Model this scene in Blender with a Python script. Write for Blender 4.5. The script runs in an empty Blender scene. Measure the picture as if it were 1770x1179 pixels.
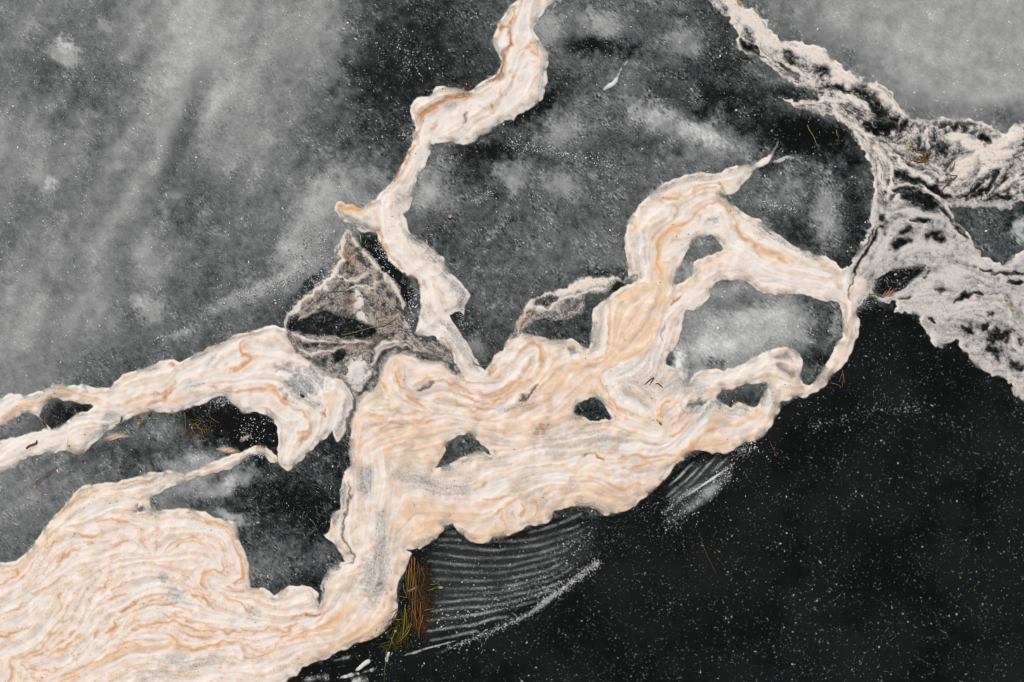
"""Foam drifting between plates of ice on a dark winter lake, seen from straight above (drone view)."""
import bpy, math, random
import numpy as np

SC = 1 / 250.0                                   # plan units to metres
CXP, CYP = 885.0, 589.5                          # the point under the camera

scene = bpy.context.scene
col = scene.collection
# ---------------------------------------------------------------- camera
cam_d = bpy.data.cameras.new('drone_camera')
cam_d.sensor_width = 36.0; cam_d.lens = 35.0
cam_d.clip_start = 0.1; cam_d.clip_end = 1500.0
cam = bpy.data.objects.new('drone_camera', cam_d)
cam.location = (0, 0, 1770 * SC * 35.0 / 36.0 + 0.004)
col.objects.link(cam); scene.camera = cam
# ---------------------------------------------------------------- overcast daylight
SUN_EL, SUN_AZ = math.radians(42), math.radians(-35)    # light from the upper left of the picture
world = bpy.data.worlds.new('World'); scene.world = world; world.use_nodes = True
nt = world.node_tree; nt.nodes.clear()
out = nt.nodes.new('ShaderNodeOutputWorld'); bg = nt.nodes.new('ShaderNodeBackground')
sky = nt.nodes.new('ShaderNodeTexSky'); sky.sky_type = 'NISHITA'; sky.sun_disc = False
sky.sun_elevation = SUN_EL; sky.sun_rotation = SUN_AZ; sky.dust_density = 6.0; sky.ozone_density = 0.6; sky.air_density = 1.0
hs = nt.nodes.new('ShaderNodeHueSaturation'); hs.inputs['Saturation'].default_value = 0.18    # cloud cover takes the blue out
nt.links.new(sky.outputs[0], hs.inputs['Color']); nt.links.new(hs.outputs[0], bg.inputs['Color']); nt.links.new(bg.outputs[0], out.inputs['Surface'])
bg.inputs['Strength'].default_value = 0.118
sl = bpy.data.lights.new('sun', 'SUN'); sl.energy = 1.5; sl.angle = math.radians(30); sl.color = (1.0, .965, .925)
so = bpy.data.objects.new('sun', sl); col.objects.link(so)
so.rotation_euler = (math.pi / 2 - SUN_EL, 0, math.pi - SUN_AZ)
scene.view_settings.view_transform = 'Standard'; scene.view_settings.look = 'None'
scene.view_settings.gamma = 1.0; scene.view_settings.use_curve_mapping = False
scene.view_settings.exposure = 0.0
scene.cycles.transparent_max_bounces = 12
scene.cycles.max_bounces = 5
scene.cycles.pixel_filter_type = 'BLACKMAN_HARRIS'; scene.cycles.filter_width = 1.15
scene.cycles.use_denoising = True; scene.cycles.use_adaptive_sampling = False

# ---------------------------------------------------------------- outlines (plan drawing of the lake, 250 units to the metre, y down)
def P(s):
    return [tuple(float(c) for c in p.split(',')) for p in s.split()]

POLY = {}
POLY['LM'] = P("-260,1000 -80,985 0,972 27,969 51,949 68,925 85,901 109,877 126,854 143,840 165,837 190,833 224,827 265,815 299,813 306,813 319,820 339,812 373,796 400,786 416,782 428,774 446,770 460,774 478,788 480,800 466,800 458,788 444,786 432,790 420,800 406,810 380,815 356,822 339,826 318,834 300,841 288,847 270,857 261,864 259,872 268,881 281,880 300,880 316,879 340,882 354,884 370,894 404,901 411,911 417,942 428,965 434,987 432,1013 450,1015 466,1021 474,1029 484,1023 496,1014 514,1012 532,1013 542,1018 550,1027 552,1044 556,1023 555,1013 559,1001 568,985 580,975 594,971 594,967 580,943 572,936 558,924 566,920 570,900 574,886 586,880 587,860 586,848 592,832 595,816 606,804 605,794 603,780 605,760 602,740 606,720 616,700 624,680 632,673 646,671 649,660 654,646 660,630 666,618 680,610 696,608 712,610 724,615 734,621 760,623 772,628 782,640 794,645 810,653 820,654 828,649 840,638 850,626 854,614 868,606 874,592 880,584 900,574 916,578 940,583 968,587 976,584 988,585 1002,593 1017,601 1020,584 1023,560 1023,544 1026,534 1036,524 1050,516 1066,502 1082,492 1102,480 1098,476 1085,481 1084,470 1082,440 1080,410 1084,388 1092,372 1108,352 1122,336 1140,320 1162,310 1180,304 1198,298 1218,298 1236,300 1254,292 1274,285 1300,284 1314,276 1330,266 1338,256 1344,246 1347,243 1346,250 1335,268 1330,280 1318,287 1304,294 1294,308 1282,320 1274,332 1260,338 1248,338 1256,344 1270,356 1284,364 1298,376 1310,377 1322,386 1336,398 1354,412 1374,426 1394,432 1410,440 1426,441 1434,448 1444,452 1452,462 1462,466 1480,470 1502,480 1502,500 1490,520 1482,534 1486,550 1486,574 1478,592 1470,616 1460,630 1442,646 1428,666 1416,674 1404,682 1392,688 1380,686 1364,692 1348,695 1350,702 1342,720 1332,738 1320,754 1304,763 1284,768 1272,777 1250,783 1228,783 1208,778 1196,784 1180,796 1166,806 1158,818 1150,830 1138,842 1124,854 1108,864 1100,876 1080,884 1056,890 1042,890 1034,882 1016,878 992,877 980,878 958,885 956,894 948,903 928,908 908,912 886,923 866,931 850,932 846,938 828,940 814,937 802,928 792,918 782,906 768,914 760,924 750,935 734,944 718,949 704,950 710,956 706,972 698,988 690,1006 686,1018 686,1036 688,1054 680,1073 666,1089 650,1103 632,1107 608,1117 586,1127 566,1137 540,1147 522,1156 512,1167 500,1176 440,1230 300,1360 -260,1360")
POLY['T'] = P("930,-260 900,-40 892,0 880,12 868,28 860,44 854,60 852,78 860,92 864,108 858,128 844,134 826,146 814,156 792,154 776,150 754,149 746,160 732,166 720,168 710,182 711,202 716,220 714,236 712,246 702,270 690,294 676,316 656,334 648,344 632,352 622,358 610,352 598,352 590,347 580,350 578,362 586,376 596,384 608,388 618,396 634,402 650,402 654,412 660,426 672,448 684,462 702,476 722,484 726,502 726,530 722,560 718,576 736,582 752,582 758,592 778,606 784,626 794,644 806,660 836,660 840,642 836,638 828,630 824,620 818,612 806,590 800,582 788,564 776,544 794,538 802,546 804,528 812,512 808,502 794,486 778,470 768,448 754,434 736,420 716,406 706,396 702,378 698,370 708,362 714,344 718,326 722,308 732,290 744,266 747,250 760,246 780,249 804,249 822,244 830,235 850,226 872,208 888,208 893,200 920,186 938,170 942,150 946,138 944,120 950,100 946,86 934,72 924,54 930,36 938,24 948,12 964,2 985,-20 1060,-260")
POLY['W'] = P("-260,760 -90,715 0,688 10,683 20,679 40,682 64,678 84,669 100,665 124,665 144,662 156,668 172,669 188,669 200,658 216,646 236,638 258,633 276,623 292,621 310,624 322,620 340,610 360,600 388,588 408,576 432,574 450,566 472,562 484,566 496,568 504,590 516,606 536,622 552,634 566,644 584,650 594,656 604,670 614,692 604,718 598,740 590,758 582,764 576,756 574,746 562,758 548,770 534,784 520,797 508,808 498,815 488,808 480,800 479,774 479,750 472,726 452,714 436,712 422,714 408,704 398,698 390,686 376,686 360,694 344,700 326,706 304,714 280,713 260,712 244,716 226,722 212,730 190,744 172,758 156,770 144,784 128,786 114,778 90,784 60,788 44,794 24,810 0,820 -90,860 -260,930")
POLY['G'] = P("602,393 590,408 580,428 578,446 574,466 560,480 534,504 508,528 489,560 492,572 496,590 522,620 550,640 568,652 590,655 600,668 612,690 602,720 596,748 604,756 612,730 630,690 656,676 668,640 694,622 724,628 760,635 794,655 806,655 790,630 774,606 752,590 735,592 722,588 712,576 704,562 698,546 702,526 694,510 684,486 666,470 648,448 628,430 614,412")
POLY['S'] = P("872,600 880,584 888,570 896,552 908,532 922,516 946,506 972,498 992,488 1016,479 1056,477 1080,481 1100,476 1106,482 1092,490 1082,488 1068,487 1056,496 1050,508 1016,508 1008,524 1004,544 986,548 966,554 956,550 928,552 918,560 906,572 896,592 884,604")
POLY['N'] = P("1230,-260 1226,-60 1228,0 1246,18 1266,40 1274,56 1272,70 1278,86 1296,96 1320,106 1336,120 1356,136 1376,148 1400,155 1418,171 1404,175 1388,172 1372,176 1354,168 1352,170 1360,178 1380,188 1408,194 1424,198 1440,200 1456,216 1474,230 1484,248 1498,274 1508,300 1512,320 1510,340 1506,366 1500,382 1502,398 1488,424 1474,448 1458,466 1450,480 1452,510 1470,536 1488,530 1502,512 1520,524 1536,524 1544,518 1550,526 1544,538 1556,542 1586,542 1590,554 1596,566 1608,584 1618,600 1636,594 1652,588 1662,602 1676,620 1696,638 1704,644 1718,650 1736,650 1744,658 1748,672 1756,688 1770,692 1850,730 1990,780 1990,400 1850,412 1770,432 1756,442 1746,452 1736,456 1722,452 1704,444 1690,434 1682,424 1678,408 1666,392 1648,376 1638,358 1648,358 1664,356 1682,360 1692,358 1708,358 1732,362 1756,358 1770,348 1990,300 1990,150 1850,190 1770,212 1756,215 1744,222 1734,232 1720,222 1704,212 1682,207 1656,205 1632,204 1606,206 1588,206 1576,202 1560,188 1548,172 1540,156 1524,146 1502,141 1488,134 1464,120 1436,96 1418,80 1400,76 1380,72 1352,69 1336,58 1330,40 1318,28 1306,18 1284,6 1278,0 1262,-40 1250,-260")
HOLE = [
 P("1152,626 1154,612 1164,606 1170,596 1176,572 1182,550 1186,538 1210,536 1218,524 1228,512 1232,496 1240,488 1258,484 1270,487 1290,488 1300,496 1312,504 1328,510 1354,511 1390,509 1408,517 1424,521 1446,522 1454,538 1456,560 1454,584 1440,604 1434,620 1418,644 1404,660 1396,664 1388,662 1386,646 1388,620 1374,604 1356,600 1334,604 1316,610 1300,618 1280,630 1264,637 1240,638 1216,637 1202,644 1196,652 1190,662 1184,654 1176,638 1166,634 1152,628"),
 P("1238,688 1248,675 1266,674 1282,666 1300,664 1325,664 1322,676 1314,688 1310,700 1300,704 1288,698 1276,696 1266,700 1262,704 1250,694"),
 P("1198,416 1210,412 1222,409 1228,405 1236,412 1248,428 1246,434 1230,440 1214,446 1200,452 1197,476 1192,480 1176,488 1170,492 1168,486 1174,470 1180,454 1184,438 1196,424"),
 P("993,712 1002,698 1020,687 1036,692 1046,704 1056,720 1055,724 1038,726 1020,727 1008,720"),
 P("752,809 762,796 770,780 776,766 790,755 812,751 818,757 834,770 848,785 838,782 826,780 812,784 790,796 770,804"),
 P("68,718 76,704 86,694 100,689 112,692 136,698 148,698 160,702 148,710 128,718 116,728 102,738 86,738 76,732"),
 P("-260,800 -260,770 0,738 16,732 28,722 40,715 56,718 68,722 80,740 60,746 40,752 20,756 0,760"),
 P("494,568 504,550 516,548 518,554 534,546 550,538 564,537 578,544 598,548 618,554 634,562 650,570 648,578 630,586 606,580 582,580 550,580 526,578 510,572"),
 P("574,612 584,605 596,604 598,612 590,620 584,626 576,622"),
 P("924,528 926,518 944,514 958,512 964,518 948,526"),
 P("1512,498 1514,486 1530,474 1546,466 1572,463 1600,459 1592,474 1576,486 1564,498 1544,506 1524,512 1512,508"),
]
# strokes: kind, half width, strength, course. o vein, t tan, b brown, w dense white, d gap, g thin, f flow only
STROKES = """
o 2 .8 22,1138 40,1135 60,1125 76,1113 88,1100 100,1086 116,1068
t 5 1 100,1179 120,1169 150,1155 180,1140 200,1131 212,1118 222,1113 245,1116 270,1121 290,1112 300,1102 312,1115 330,1123 354,1119 380,1113 402,1109
o 1.5 .6 100,1176 120,1166 150,1152 180,1137 200,1127 214,1115 224,1110 246,1113
o 1.5 .9 296,1098 312,1113 330,1122 354,1117 380,1111 402,1107 418,1104
o 1.6 .8 416,1111 420,1127 430,1139 450,1135 470,1123 480,1109
o 1.4 .6 427,1113 440,1121 452,1127 466,1120
t 4 .9 476,1109 510,1099 540,1089 570,1081 590,1067 600,1048
o 1.6 .7 476,1107 510,1096 540,1086 568,1078 588,1062 594,1044
o 1.6 1.2 502,1069 528,1061 546,1063 554,1059
o 1.6 1 544,1077 560,1061
o 1.6 1 480,1087 490,1092 506,1081 516,1077
o 1.6 .9 406,943 416,967 422,981 418,1001 404,1008
o 2 .9 384,963 387,976 386,991 378,989 370,985 354,991 350,1005 358,1019
o 1.8 .9 314,1011 330,1025 350,1033 362,1045 372,1055
o 1.5 .7 394,1013 410,1021 426,1019
t 4 .8 398,1020 420,1032 440,1036 456,1044
o 1.5 .8 380,1031 394,1037 410,1039 426,1051 436,1061
o 1.6 .7 250,1042 268,1036 286,1034
o 1.4 .7 288,1045 320,1052 336,1055
o 1.5 .7 272,1057 290,1065 310,1065 330,1073 350,1079 370,1081
o 1.6 .9 254,1079 280,1074 310,1076 334,1087 362,1089 390,1091 414,1093 450,1091 480,1087
o 1.6 .8 310,1091 334,1099 350,1103 370,1101
o 1.8 1.2 204,1055 220,1051 228,1045 240,1035
o 1.8 1.2 196,1069 202,1079 192,1089 182,1097
o 1.7 1 230,1091 244,1081 264,1075 284,1074
o 1.4 .8 162,1102 172,1089
o 1.6 .7 56,1027 80,1017 100,1003 118,996
o 1.7 .8 0,1011 20,999 32,995 30,983
o 2 .9 102,971 108,963 120,959 124,947 140,946
o 1.5 1 174,1019 186,1007 188,1000
o 1.4 .7 188,1039 206,1031 220,1027
o 1.4 .7 188,1018 210,1009 220,1003
o 1.7 .8 96,1065 106,1051 104,1037 110,1019
o 1.5 .8 100,1117 112,1103 132,1089
o 1.5 .7 60,1131 96,1129 120,1115 140,1096
o 2 .8 20,1143 22,1159 18,1179
o 1.7 .7 38,1143 48,1161 54,1155 80,1161 110,1152
o 1.4 .8 8,1055 26,1051 40,1045 54,1035
o 1.4 .8 0,1100 20,1096 40,1090 60,1078
o 1.4 1 210,836 230,832 246,829 264,831
o 1.8 .9 222,866 240,860 262,854
t 3 .8 90,898 112,880 128,866 150,856 170,848
o 1.4 .7 100,888 112,880 128,866 150,856 170,848
o 2 .8 128,920 144,925 166,925 192,918
o 1.6 .7 194,943 210,936 224,936
o 1.7 .7 168,902 192,896 210,898 226,904
o 1.6 .8 280,958 300,940 320,930 354,930
o 1.5 .9 344,894 362,901 384,905 398,918
o 1.5 .6 74,960 82,944 84,924
o 1.5 .7 86,946 100,936 112,930
o 1.5 .7 244,928 246,944 258,948
o 1.4 .7 276,936 268,954
t 4 .7 0,985 20,984 40,976 60,950 76,930 92,908
f 1 1 60,1000 70,970 90,935 110,915
f 1 1 140,980 200,962 260,962 300,955 350,950
f 1 1 20,1110 50,1100 70,1080 90,1045 110,1010
f 1 1 130,1080 140,1050 150,1025
f 1 1 140,1120 170,1090 190,1060
f 1 1 240,985 270,985 300,990
f 1 1 300,1160 360,1150 420,1150 480,1140 540,1120 600,1100
f 1 1 150,905 220,890 300,900 360,910 400,940 412,980
g 10 .5 292,1140 320,1150 360,1142 390,1138
o 1.7 .9 662,648 658,658 666,666 670,678
o 1.8 .8 688,636 690,656 694,672 708,684 716,692 732,702 742,712
t 4 .7 688,620 690,656 694,672 708,684 730,700
o 1.3 .7 720,668 736,656 750,652
o 1.8 .9 740,662 762,658 780,661 796,668 812,678 836,682 858,680 874,668 884,660
o 2.6 1 790,676 812,688 826,696 846,700 864,692 880,682 896,666 916,654 930,641 938,624 936,608 928,598 916,594 906,600 896,608
o 1.4 .7 814,678 840,686 866,680 882,668 900,652 914,632 922,618
o 1.6 1 846,654 848,646 856,638 874,628
o 1.3 .6 836,664 858,662 874,650 886,634
w 5 .9 822,668 846,672 866,664 880,650 896,634 908,618
w 6 .9 838,708 860,704 884,690 900,678
o 1.5 .8 630,716 646,718 664,722 684,714 710,712 728,714
o 1.5 .7 654,748 670,734 692,728 724,726 750,718
o 1.5 .6 676,740 704,738 732,734 750,728
o 1.4 .6 634,708 660,710 690,708
w 4 .9 658,736 680,726 700,722 726,720
o 1.5 .8 790,702 812,705 840,708 860,708
o 1.6 .8 810,718 830,724 848,726
o 1.4 .7 838,738 860,744 876,746
f 1 1 640,770 700,760 760,748 790,742
f 1 1 620,790 625,840 630,900 640,960 645,1020
f 1 1 670,820 668,880 662,940
f 1 1 700,800 760,815 830,812 900,800
f 1 1 860,760 930,770 1000,770 1060,750
f 1 1 900,720 960,690 1000,660 1030,630
f 1 1 700,900 740,880 780,870 840,880
d 2.4 1 718,675 728,673 738,668 750,663
d 2.4 1 898,694 908,688 916,680 924,672 930,666
g 7 .6 858,712 880,706 904,700 926,684
b 6 .35 870,712 890,704 914,702 930,694
o 1.6 .7 1052,520 1053,570 1053,600 1044,616 1028,628 1010,632 990,628
w 3 .8 1049,530 1050,570 1048,600 1036,614
g 7 .45 1036,525 1034,560 1032,590 1030,606
t 7 1 1104,602 1090,612 1060,620 1052,634 1040,644 1020,648
t 4 .7 950,680 966,656 980,640 1000,632 1030,630
o 1.6 .8 1036,650 1040,660 1046,672 1056,688 1064,700 1080,710 1100,716 1112,724
o 1.4 .7 1068,704 1084,726
o 1.4 .7 1052,690 1060,712
w 9 1 1058,640 1046,650 1052,664 1064,684 1084,700 1110,710
w 9 .8 1050,644 1070,636 1094,628 1108,622
g 6 .55 1078,676 1094,684 1110,694 1124,708
o 1.5 1 1142,722 1146,704 1160,690
o 1.8 1 1192,726 1178,744 1166,752 1158,756
o 1.4 .8 1156,746 1172,726 1182,714 1192,714
b 1.6 1 1138,730 1144,736
o 1.4 .7 1112,768 1130,768 1146,762
o 1.4 .8 1064,790 1110,788 1140,790 1170,782
o 2 .9 1170,790 1190,776 1210,756 1224,746 1244,738
t 6 .9 1160,808 1190,786 1212,770 1240,766 1270,762
w 9 .9 1110,752 1150,762 1190,750 1220,728
w 8 .8 1070,778 1120,776 1170,772
t 5 .7 1214,744 1240,728 1260,734 1290,726 1320,712
w 4 .8 1250,742 1280,742 1300,734 1312,728
g 5 .55 1206,732 1222,706 1234,694 1250,706 1270,716 1300,714
w 1.6 .8 1196,738 1210,716 1222,698 1236,692 1252,704 1264,712 1290,714 1308,712
w 1.3 .8 1266,702 1276,698 1290,704 1300,708
f 1 1 1330,690 1326,720 1310,744
f 1 1 1330,670 1360,672 1400,668 1430,640 1460,600 1468,560 1470,530 1462,510
g 6 .45 1342,672 1340,690 1334,706
w 4 .7 1330,676 1328,696 1322,714
b 1.6 1 1004,792 1016,786 1030,787 1044,794
o 1.4 .7 1062,790 1100,791 1140,788
o 1.4 .8 1070,808 1100,806 1120,800 1150,796
o 1.6 .7 1050,832 1066,844 1080,846 1096,838 1116,836
o 1.5 .8 850,868 870,860 890,852
o 1.5 .9 854,886 874,874 902,856
o 1.4 .8 902,868 908,880 900,892
o 1.4 .8 884,874 886,890 892,900
o 1.4 .8 866,878 868,896 874,910
o 1.6 .9 938,858 952,846
o 1.4 .7 910,878 922,866 930,876 924,890
w 10 1 818,858 840,848 860,834 874,826
w 6 .8 930,830 950,826 980,830
o 1.6 .9 818,848 832,842 842,832
o 1.5 .8 834,864 862,862 890,852
t 7 .8 700,890 720,870 750,884 790,886 830,890
t 6 .6 980,850 1010,840 1040,852 1080,860
g 12 .75 632,806 634,830 632,856
g 14 .6 690,826 720,828 770,846 800,852
g 13 .75 664,880 662,920 660,960 658,1010
g 6 .5 764,812 790,806 810,796
w 7 .8 656,806 662,840 660,880
w 5 .6 642,900 636,940 642,980
f 1 1 600,1060 630,1030 650,1000
d 1.6 .9 604,830 606,856 600,880 592,905 594,930 604,950 612,962 610,974 598,972
g 7 .8 592,836 592,860 586,884 580,910
g 5 .9 556,1024 562,1004 572,988 586,978
d 2 .8 552,1050 556,1030 560,1010
t 5 .9 500,1101 530,1091 560,1081 584,1069 600,1051 606,1033
o 1.5 .7 500,1109 532,1095 580,1081
o 1.6 .7 500,1100 530,1089 560,1079
t 9 .8 560,1130 600,1108 640,1090 670,1060
g 2.5 .7 552,1062 540,1066 530,1058
o 2.6 1 1142,476 1136,440 1140,416 1156,400 1182,388 1202,370 1214,360 1226,352 1244,351 1256,362 1262,372
t 9 1 1148,500 1142,470 1137,440 1141,414 1160,396 1184,384
t 9 1 1140,430 1138,456 1144,480 1144,504 1140,528 1130,556 1116,580 1104,602
t 8 .7 1060,520 1080,510 1110,500 1136,492
o 1.5 .9 1208,384 1208,370
o 1.8 1 1138,348 1154,344 1170,344 1186,336 1206,324 1236,322
o 1.6 .8 1166,352 1170,364 1164,376
o 1.5 .7 1150,426 1164,416 1178,414
o 1.4 .7 1146,456 1156,452
o 2.2 .9 1262,372 1272,384 1276,396 1282,410 1300,418 1314,428 1336,436 1352,446 1360,456
t 6 .9 1300,420 1316,434 1340,442 1356,450
t 5 .8 1310,432 1322,446 1340,446
o 1.3 .6 1304,432 1318,444
o 1.6 1.2 1250,329 1246,319 1238,320
o 1.6 .8 1096,398 1098,388
w 7 .9 1176,396 1198,390 1216,374 1234,364 1246,372 1252,388
w 7 .9 1150,440 1168,428 1184,418 1196,408
w 6 .9 1276,420 1300,442 1340,460 1390,466 1430,476
w 7 .9 1250,450 1286,456 1320,480 1370,490 1430,500 1460,508
w 5 .7 1290,404 1330,420 1370,436 1400,446
t 3 .5 1290,426 1330,452 1390,474
g 7 .55 1300,384 1340,410 1380,432 1420,448
g 6 .4 1096,400 1100,440 1104,466
g 2 .6 1112,400 1116,430 1114,456
g 9 .35 1120,350 1150,326 1190,310 1230,308 1280,296
g 8 .5 1274,460 1290,470 1300,478
g 4 .5 1332,484 1352,490
f 1 1 1170,540 1150,580 1140,610
f 1 1 1200,500 1220,480 1250,460
w 8 .9 1160,536 1176,524 1200,524 1216,510
w 7 .8 1156,560 1146,590 1132,620
b 1.8 1.4 1158,530 1162,520 1168,515 1178,508
d 1.5 .6 1150,556 1146,570 1144,590
g 6 .5 1140,600 1136,620 1130,640
w 9 .7 1200,656 1240,652 1280,644 1320,626 1350,606
d 6 .9 1334,622 1348,616 1362,612
d 6 .9 1346,632 1358,640 1372,652
b 3 .6 1362,614 1370,624
t 5 1 0,728 16,718 34,702 56,695 80,690 100,680 120,682 140,690 160,693 176,694
o 1.4 .7 0,731 16,720 34,705 56,698 80,693 100,683 120,685
o 1.3 .8 100,674 122,676 150,680 176,680 190,676
o 1.3 .7 140,684 160,687 180,688
w 5 .9 0,706 14,694 30,688
o 2.4 1 225,713 240,708 256,698 270,696 284,695 292,680 300,668 302,656
o 1.5 .8 270,682 284,680 294,674
o 2 1.1 288,629 300,630 300,637
t 5 .8 200,668 216,652 240,644
t 5 .8 214,700 236,690 250,682
t 6 .9 290,692 310,690 330,684 350,678
o 2 1.2 424,588 415,602 418,612 432,616 430,624 412,634 394,644
o 1.8 1.1 396,641 410,639 422,632 430,622
t 6 .9 404,638 420,636 436,622 446,618
o 2.6 .9 360,670 400,674 440,674 464,670 478,678 490,694 508,706 526,714 534,726 538,742
t 5 .8 440,676 464,674 478,682 490,698
o 1.8 .9 510,762 514,752 522,748 536,746 528,756 518,770
b 2 .9 490,686 498,692
t 7 .9 578,672 570,690 566,708
b 1.5 1 563,708 562,720
w 8 .7 400,660 440,656 470,650
w 6 .7 500,700 522,710 534,730
w 6 .7 440,600 470,610 500,620
g 7 .5 330,618 356,604 384,590 410,579
b 4 .35 336,616 360,602 390,588 430,577 470,568
g 3 .7 356,634 366,624 374,614
g 3 .7 318,668 340,665 356,664
g 4 .6 500,674 516,690 540,700 560,706
w 4 .7 520,640 540,656 556,680
f 1 1 500,780 510,740 520,730
w 3 .6 584,690 580,720 572,742
g 3 .6 600,690 594,720 584,748
o 1.6 .9 118,762 120,774 128,782 140,782 148,774
b 2 .7 46,774 56,768 64,764
g 8 .8 176,724 192,722 206,724
g 8 .7 196,742 180,750 166,760
w 8 .7 0,796 40,772 80,752 120,740 150,726
o 3 1.1 890,12 888,30 880,40 870,48 862,58 856,70
b 3 1 884,28 882,38
b 3.4 1 866,46 878,48 884,66 880,80 872,92 868,112 870,128 860,138 844,142
b 7 1.1 816,162 800,166 780,169 764,177 750,186 732,197 727,210
o 1.8 1 728,214 722,234 719,250 706,272 698,290 686,308 672,326
t 3 .8 740,232 746,224 754,212
o 1.8 .9 746,224 754,214
o 5 1.2 628,361 612,359 598,359 586,354
t 6 1.1 632,362 612,360 596,362 586,358
g 9 .75 602,380 620,390 640,396
g 5 .5 630,372 642,382
o 1.6 1 644,352 634,358
o 1.8 1 862,148 864,166 850,180 842,192 850,194 858,188
b 3 1 850,180 847,185
o 1.7 .8 896,96 902,86 916,78 928,80 932,94
o 1.7 .8 916,90 924,92 932,98
o 1.6 .8 886,134 894,124
t 5 .5 900,136 906,120 930,106
w 8 .9 904,16 900,40 904,60
w 8 .9 880,112 890,98 900,116 920,124
w 7 .8 740,210 730,250 720,290 714,320
w 8 .9 668,356 672,390 690,430 712,460 724,500 730,540
d 3 .8 806,192 805,204 801,214
g 5 .6 770,190 780,186 790,180
g 9 .7 690,340 700,344 706,352
t 4 .8 652,372 656,400 670,436 690,456 706,474
o 1.6 .8 656,384 658,410 672,438 690,456
o 1.9 1.3 706,477 718,480 724,488 727,500
g 8 1 710,402 718,414 734,422
g 6 .8 738,432 748,444 760,452
g 5 .6 726,440 738,448 752,450
g 10 .85 780,484 792,500 802,520 796,536
g 8 .6 766,470 776,486
g 10 .75 764,556 780,572 794,592 812,614 824,634
g 8 .45 744,556 756,570
w 6 .9 754,578 766,580 774,590
o 1.8 1 762,584 772,588 778,598 780,612 784,622
f 1 1 910,-10 900,60 906,110 880,160 820,200 760,225 735,245 715,300 690,350 670,400 700,450 730,490 735,550 780,590 810,640
w 16 1 1248,-20 1270,10 1298,34 1318,60 1342,76 1380,82 1414,96 1440,118 1462,134 1486,146
w 2.2 1 1262,34 1272,55 1274,74 1282,90 1305,100 1325,110 1345,128 1365,143 1390,154 1414,168
w 2 .9 1276,40 1290,56 1305,75 1318,94 1336,106
w 3 .7 1330,104 1352,116 1374,128 1396,142 1420,150
w 2 .7 1350,104 1374,122 1396,136
w 7 .9 1386,92 1410,104 1434,124 1450,144
d 5 .9 1290,50 1296,62 1304,72
d 5 .8 1280,66 1288,80 1300,88 1316,98
d 6 1 1358,92 1366,102 1376,112
d 7 1 1408,124 1420,118 1430,126 1418,134
d 2 .8 1346,108 1362,120 1384,134
d 4 .8 1426,150 1440,146 1452,152 1470,156
w 2.6 1 1352,168 1372,176 1404,175 1425,171 1445,173 1466,176
w 4 .9 1440,176 1442,190 1452,204 1468,214 1488,226 1510,238
w 4 .8 1446,166 1470,170 1490,184 1512,198
w 2.5 .8 1450,160 1480,172 1500,182
w 3.4 1 1460,216 1474,229 1486,250 1498,275 1508,303 1513,340
g 5 .7 1452,186 1470,194 1490,200
d 6 1 1472,148 1490,158 1502,172
d 8 1.2 1504,176 1518,196 1536,208
d 8 1.2 1512,212 1530,218 1552,206
d 6 1.2 1530,228 1540,232
d 5 1 1492,212 1506,222 1520,232
w 4 .9 1500,146 1520,156 1536,172 1552,190 1572,204
w 3 .7 1524,170 1520,150
d 3 .9 1554,230 1560,218 1566,210
d 5 .9 1576,262 1590,258 1604,268 1596,278
d 6 1 1622,250 1626,262 1634,266
d 5 .8 1644,222 1660,218 1676,224
d 4 .9 1692,242 1704,240 1716,240
d 2.5 .7 1606,230 1610,250 1602,276
d 2.5 .7 1590,240 1584,254
w 3 .8 1600,215 1606,240 1600,270
w 9 1 1640,238 1660,238 1690,256 1720,252 1748,234 1770,218
w 9 1 1680,262 1710,270 1750,264
w 9 1 1652,304 1664,290 1676,276 1690,268
w 7 .8 1690,300 1710,286 1740,282
t 6 .45 1640,318 1654,302 1672,284
w 7 .6 1720,330 1740,316 1760,306
d 2.6 1 1728,290 1722,304 1712,320 1696,332 1670,344
d 2 .9 1700,318 1680,334 1660,342
d 2 .8 1740,300 1730,316 1716,334
d 3 .9 1700,346 1720,340 1748,340
d 7 1.2 1546,300 1562,306 1580,312 1600,318
d 3 1 1600,318 1620,332 1644,344
w 2 1 1520,286 1524,298 1520,304 1528,320 1532,330
w 2 1 1536,280 1543,294 1538,310 1542,320 1532,332
w 4 .8 1510,256 1524,270 1530,284
w 2 .9 1536,262 1552,276 1566,292
w 2 .8 1548,284 1572,296 1600,306 1616,322
w 3 .8 1532,336 1548,324 1570,318 1594,322 1616,338 1640,358 1664,384 1684,422
d 4 1 1542,330 1566,326 1590,330 1612,344
d 9 1.3 1562,340 1586,342 1610,352
d 7 1.2 1594,360 1612,360 1626,352
d 3 1 1622,352 1640,372 1656,392 1672,410
w 3 .7 1545,352 1552,340 1552,352
w 3 .8 1536,372 1560,368 1590,372 1624,376
d 6 1 1520,380 1532,372
d 3 1 1574,378 1590,381 1606,382
d 5 .9 1556,402 1566,396 1576,394
d 6 1.2 1546,430 1554,420 1574,416
d 6 1.2 1598,408 1614,406 1626,412 1634,412
d 1.8 1 1524,388 1516,404 1502,428 1486,450 1476,472 1468,500 1466,520
d 1.8 .9 1510,392 1496,420 1480,444
w 3 .8 1514,350 1508,380 1500,405 1484,432 1468,460
w 9 .9 1550,440 1580,428 1610,424 1630,430
t 5 .5 1672,432 1684,446 1700,462
w 8 .7 1660,438 1680,450 1716,464 1750,456 1770,442
w 11 .8 1510,470 1520,440 1536,410
w 9 .9 1628,466 1650,470 1670,476
w 9 .9 1560,528 1600,534 1650,530 1690,526
w 9 .8 1580,508 1620,486 1660,496
w 9 .9 1610,576 1616,590
t 6 .5 1660,530 1690,522
d 5 .9 1616,498 1624,496 1626,506
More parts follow.
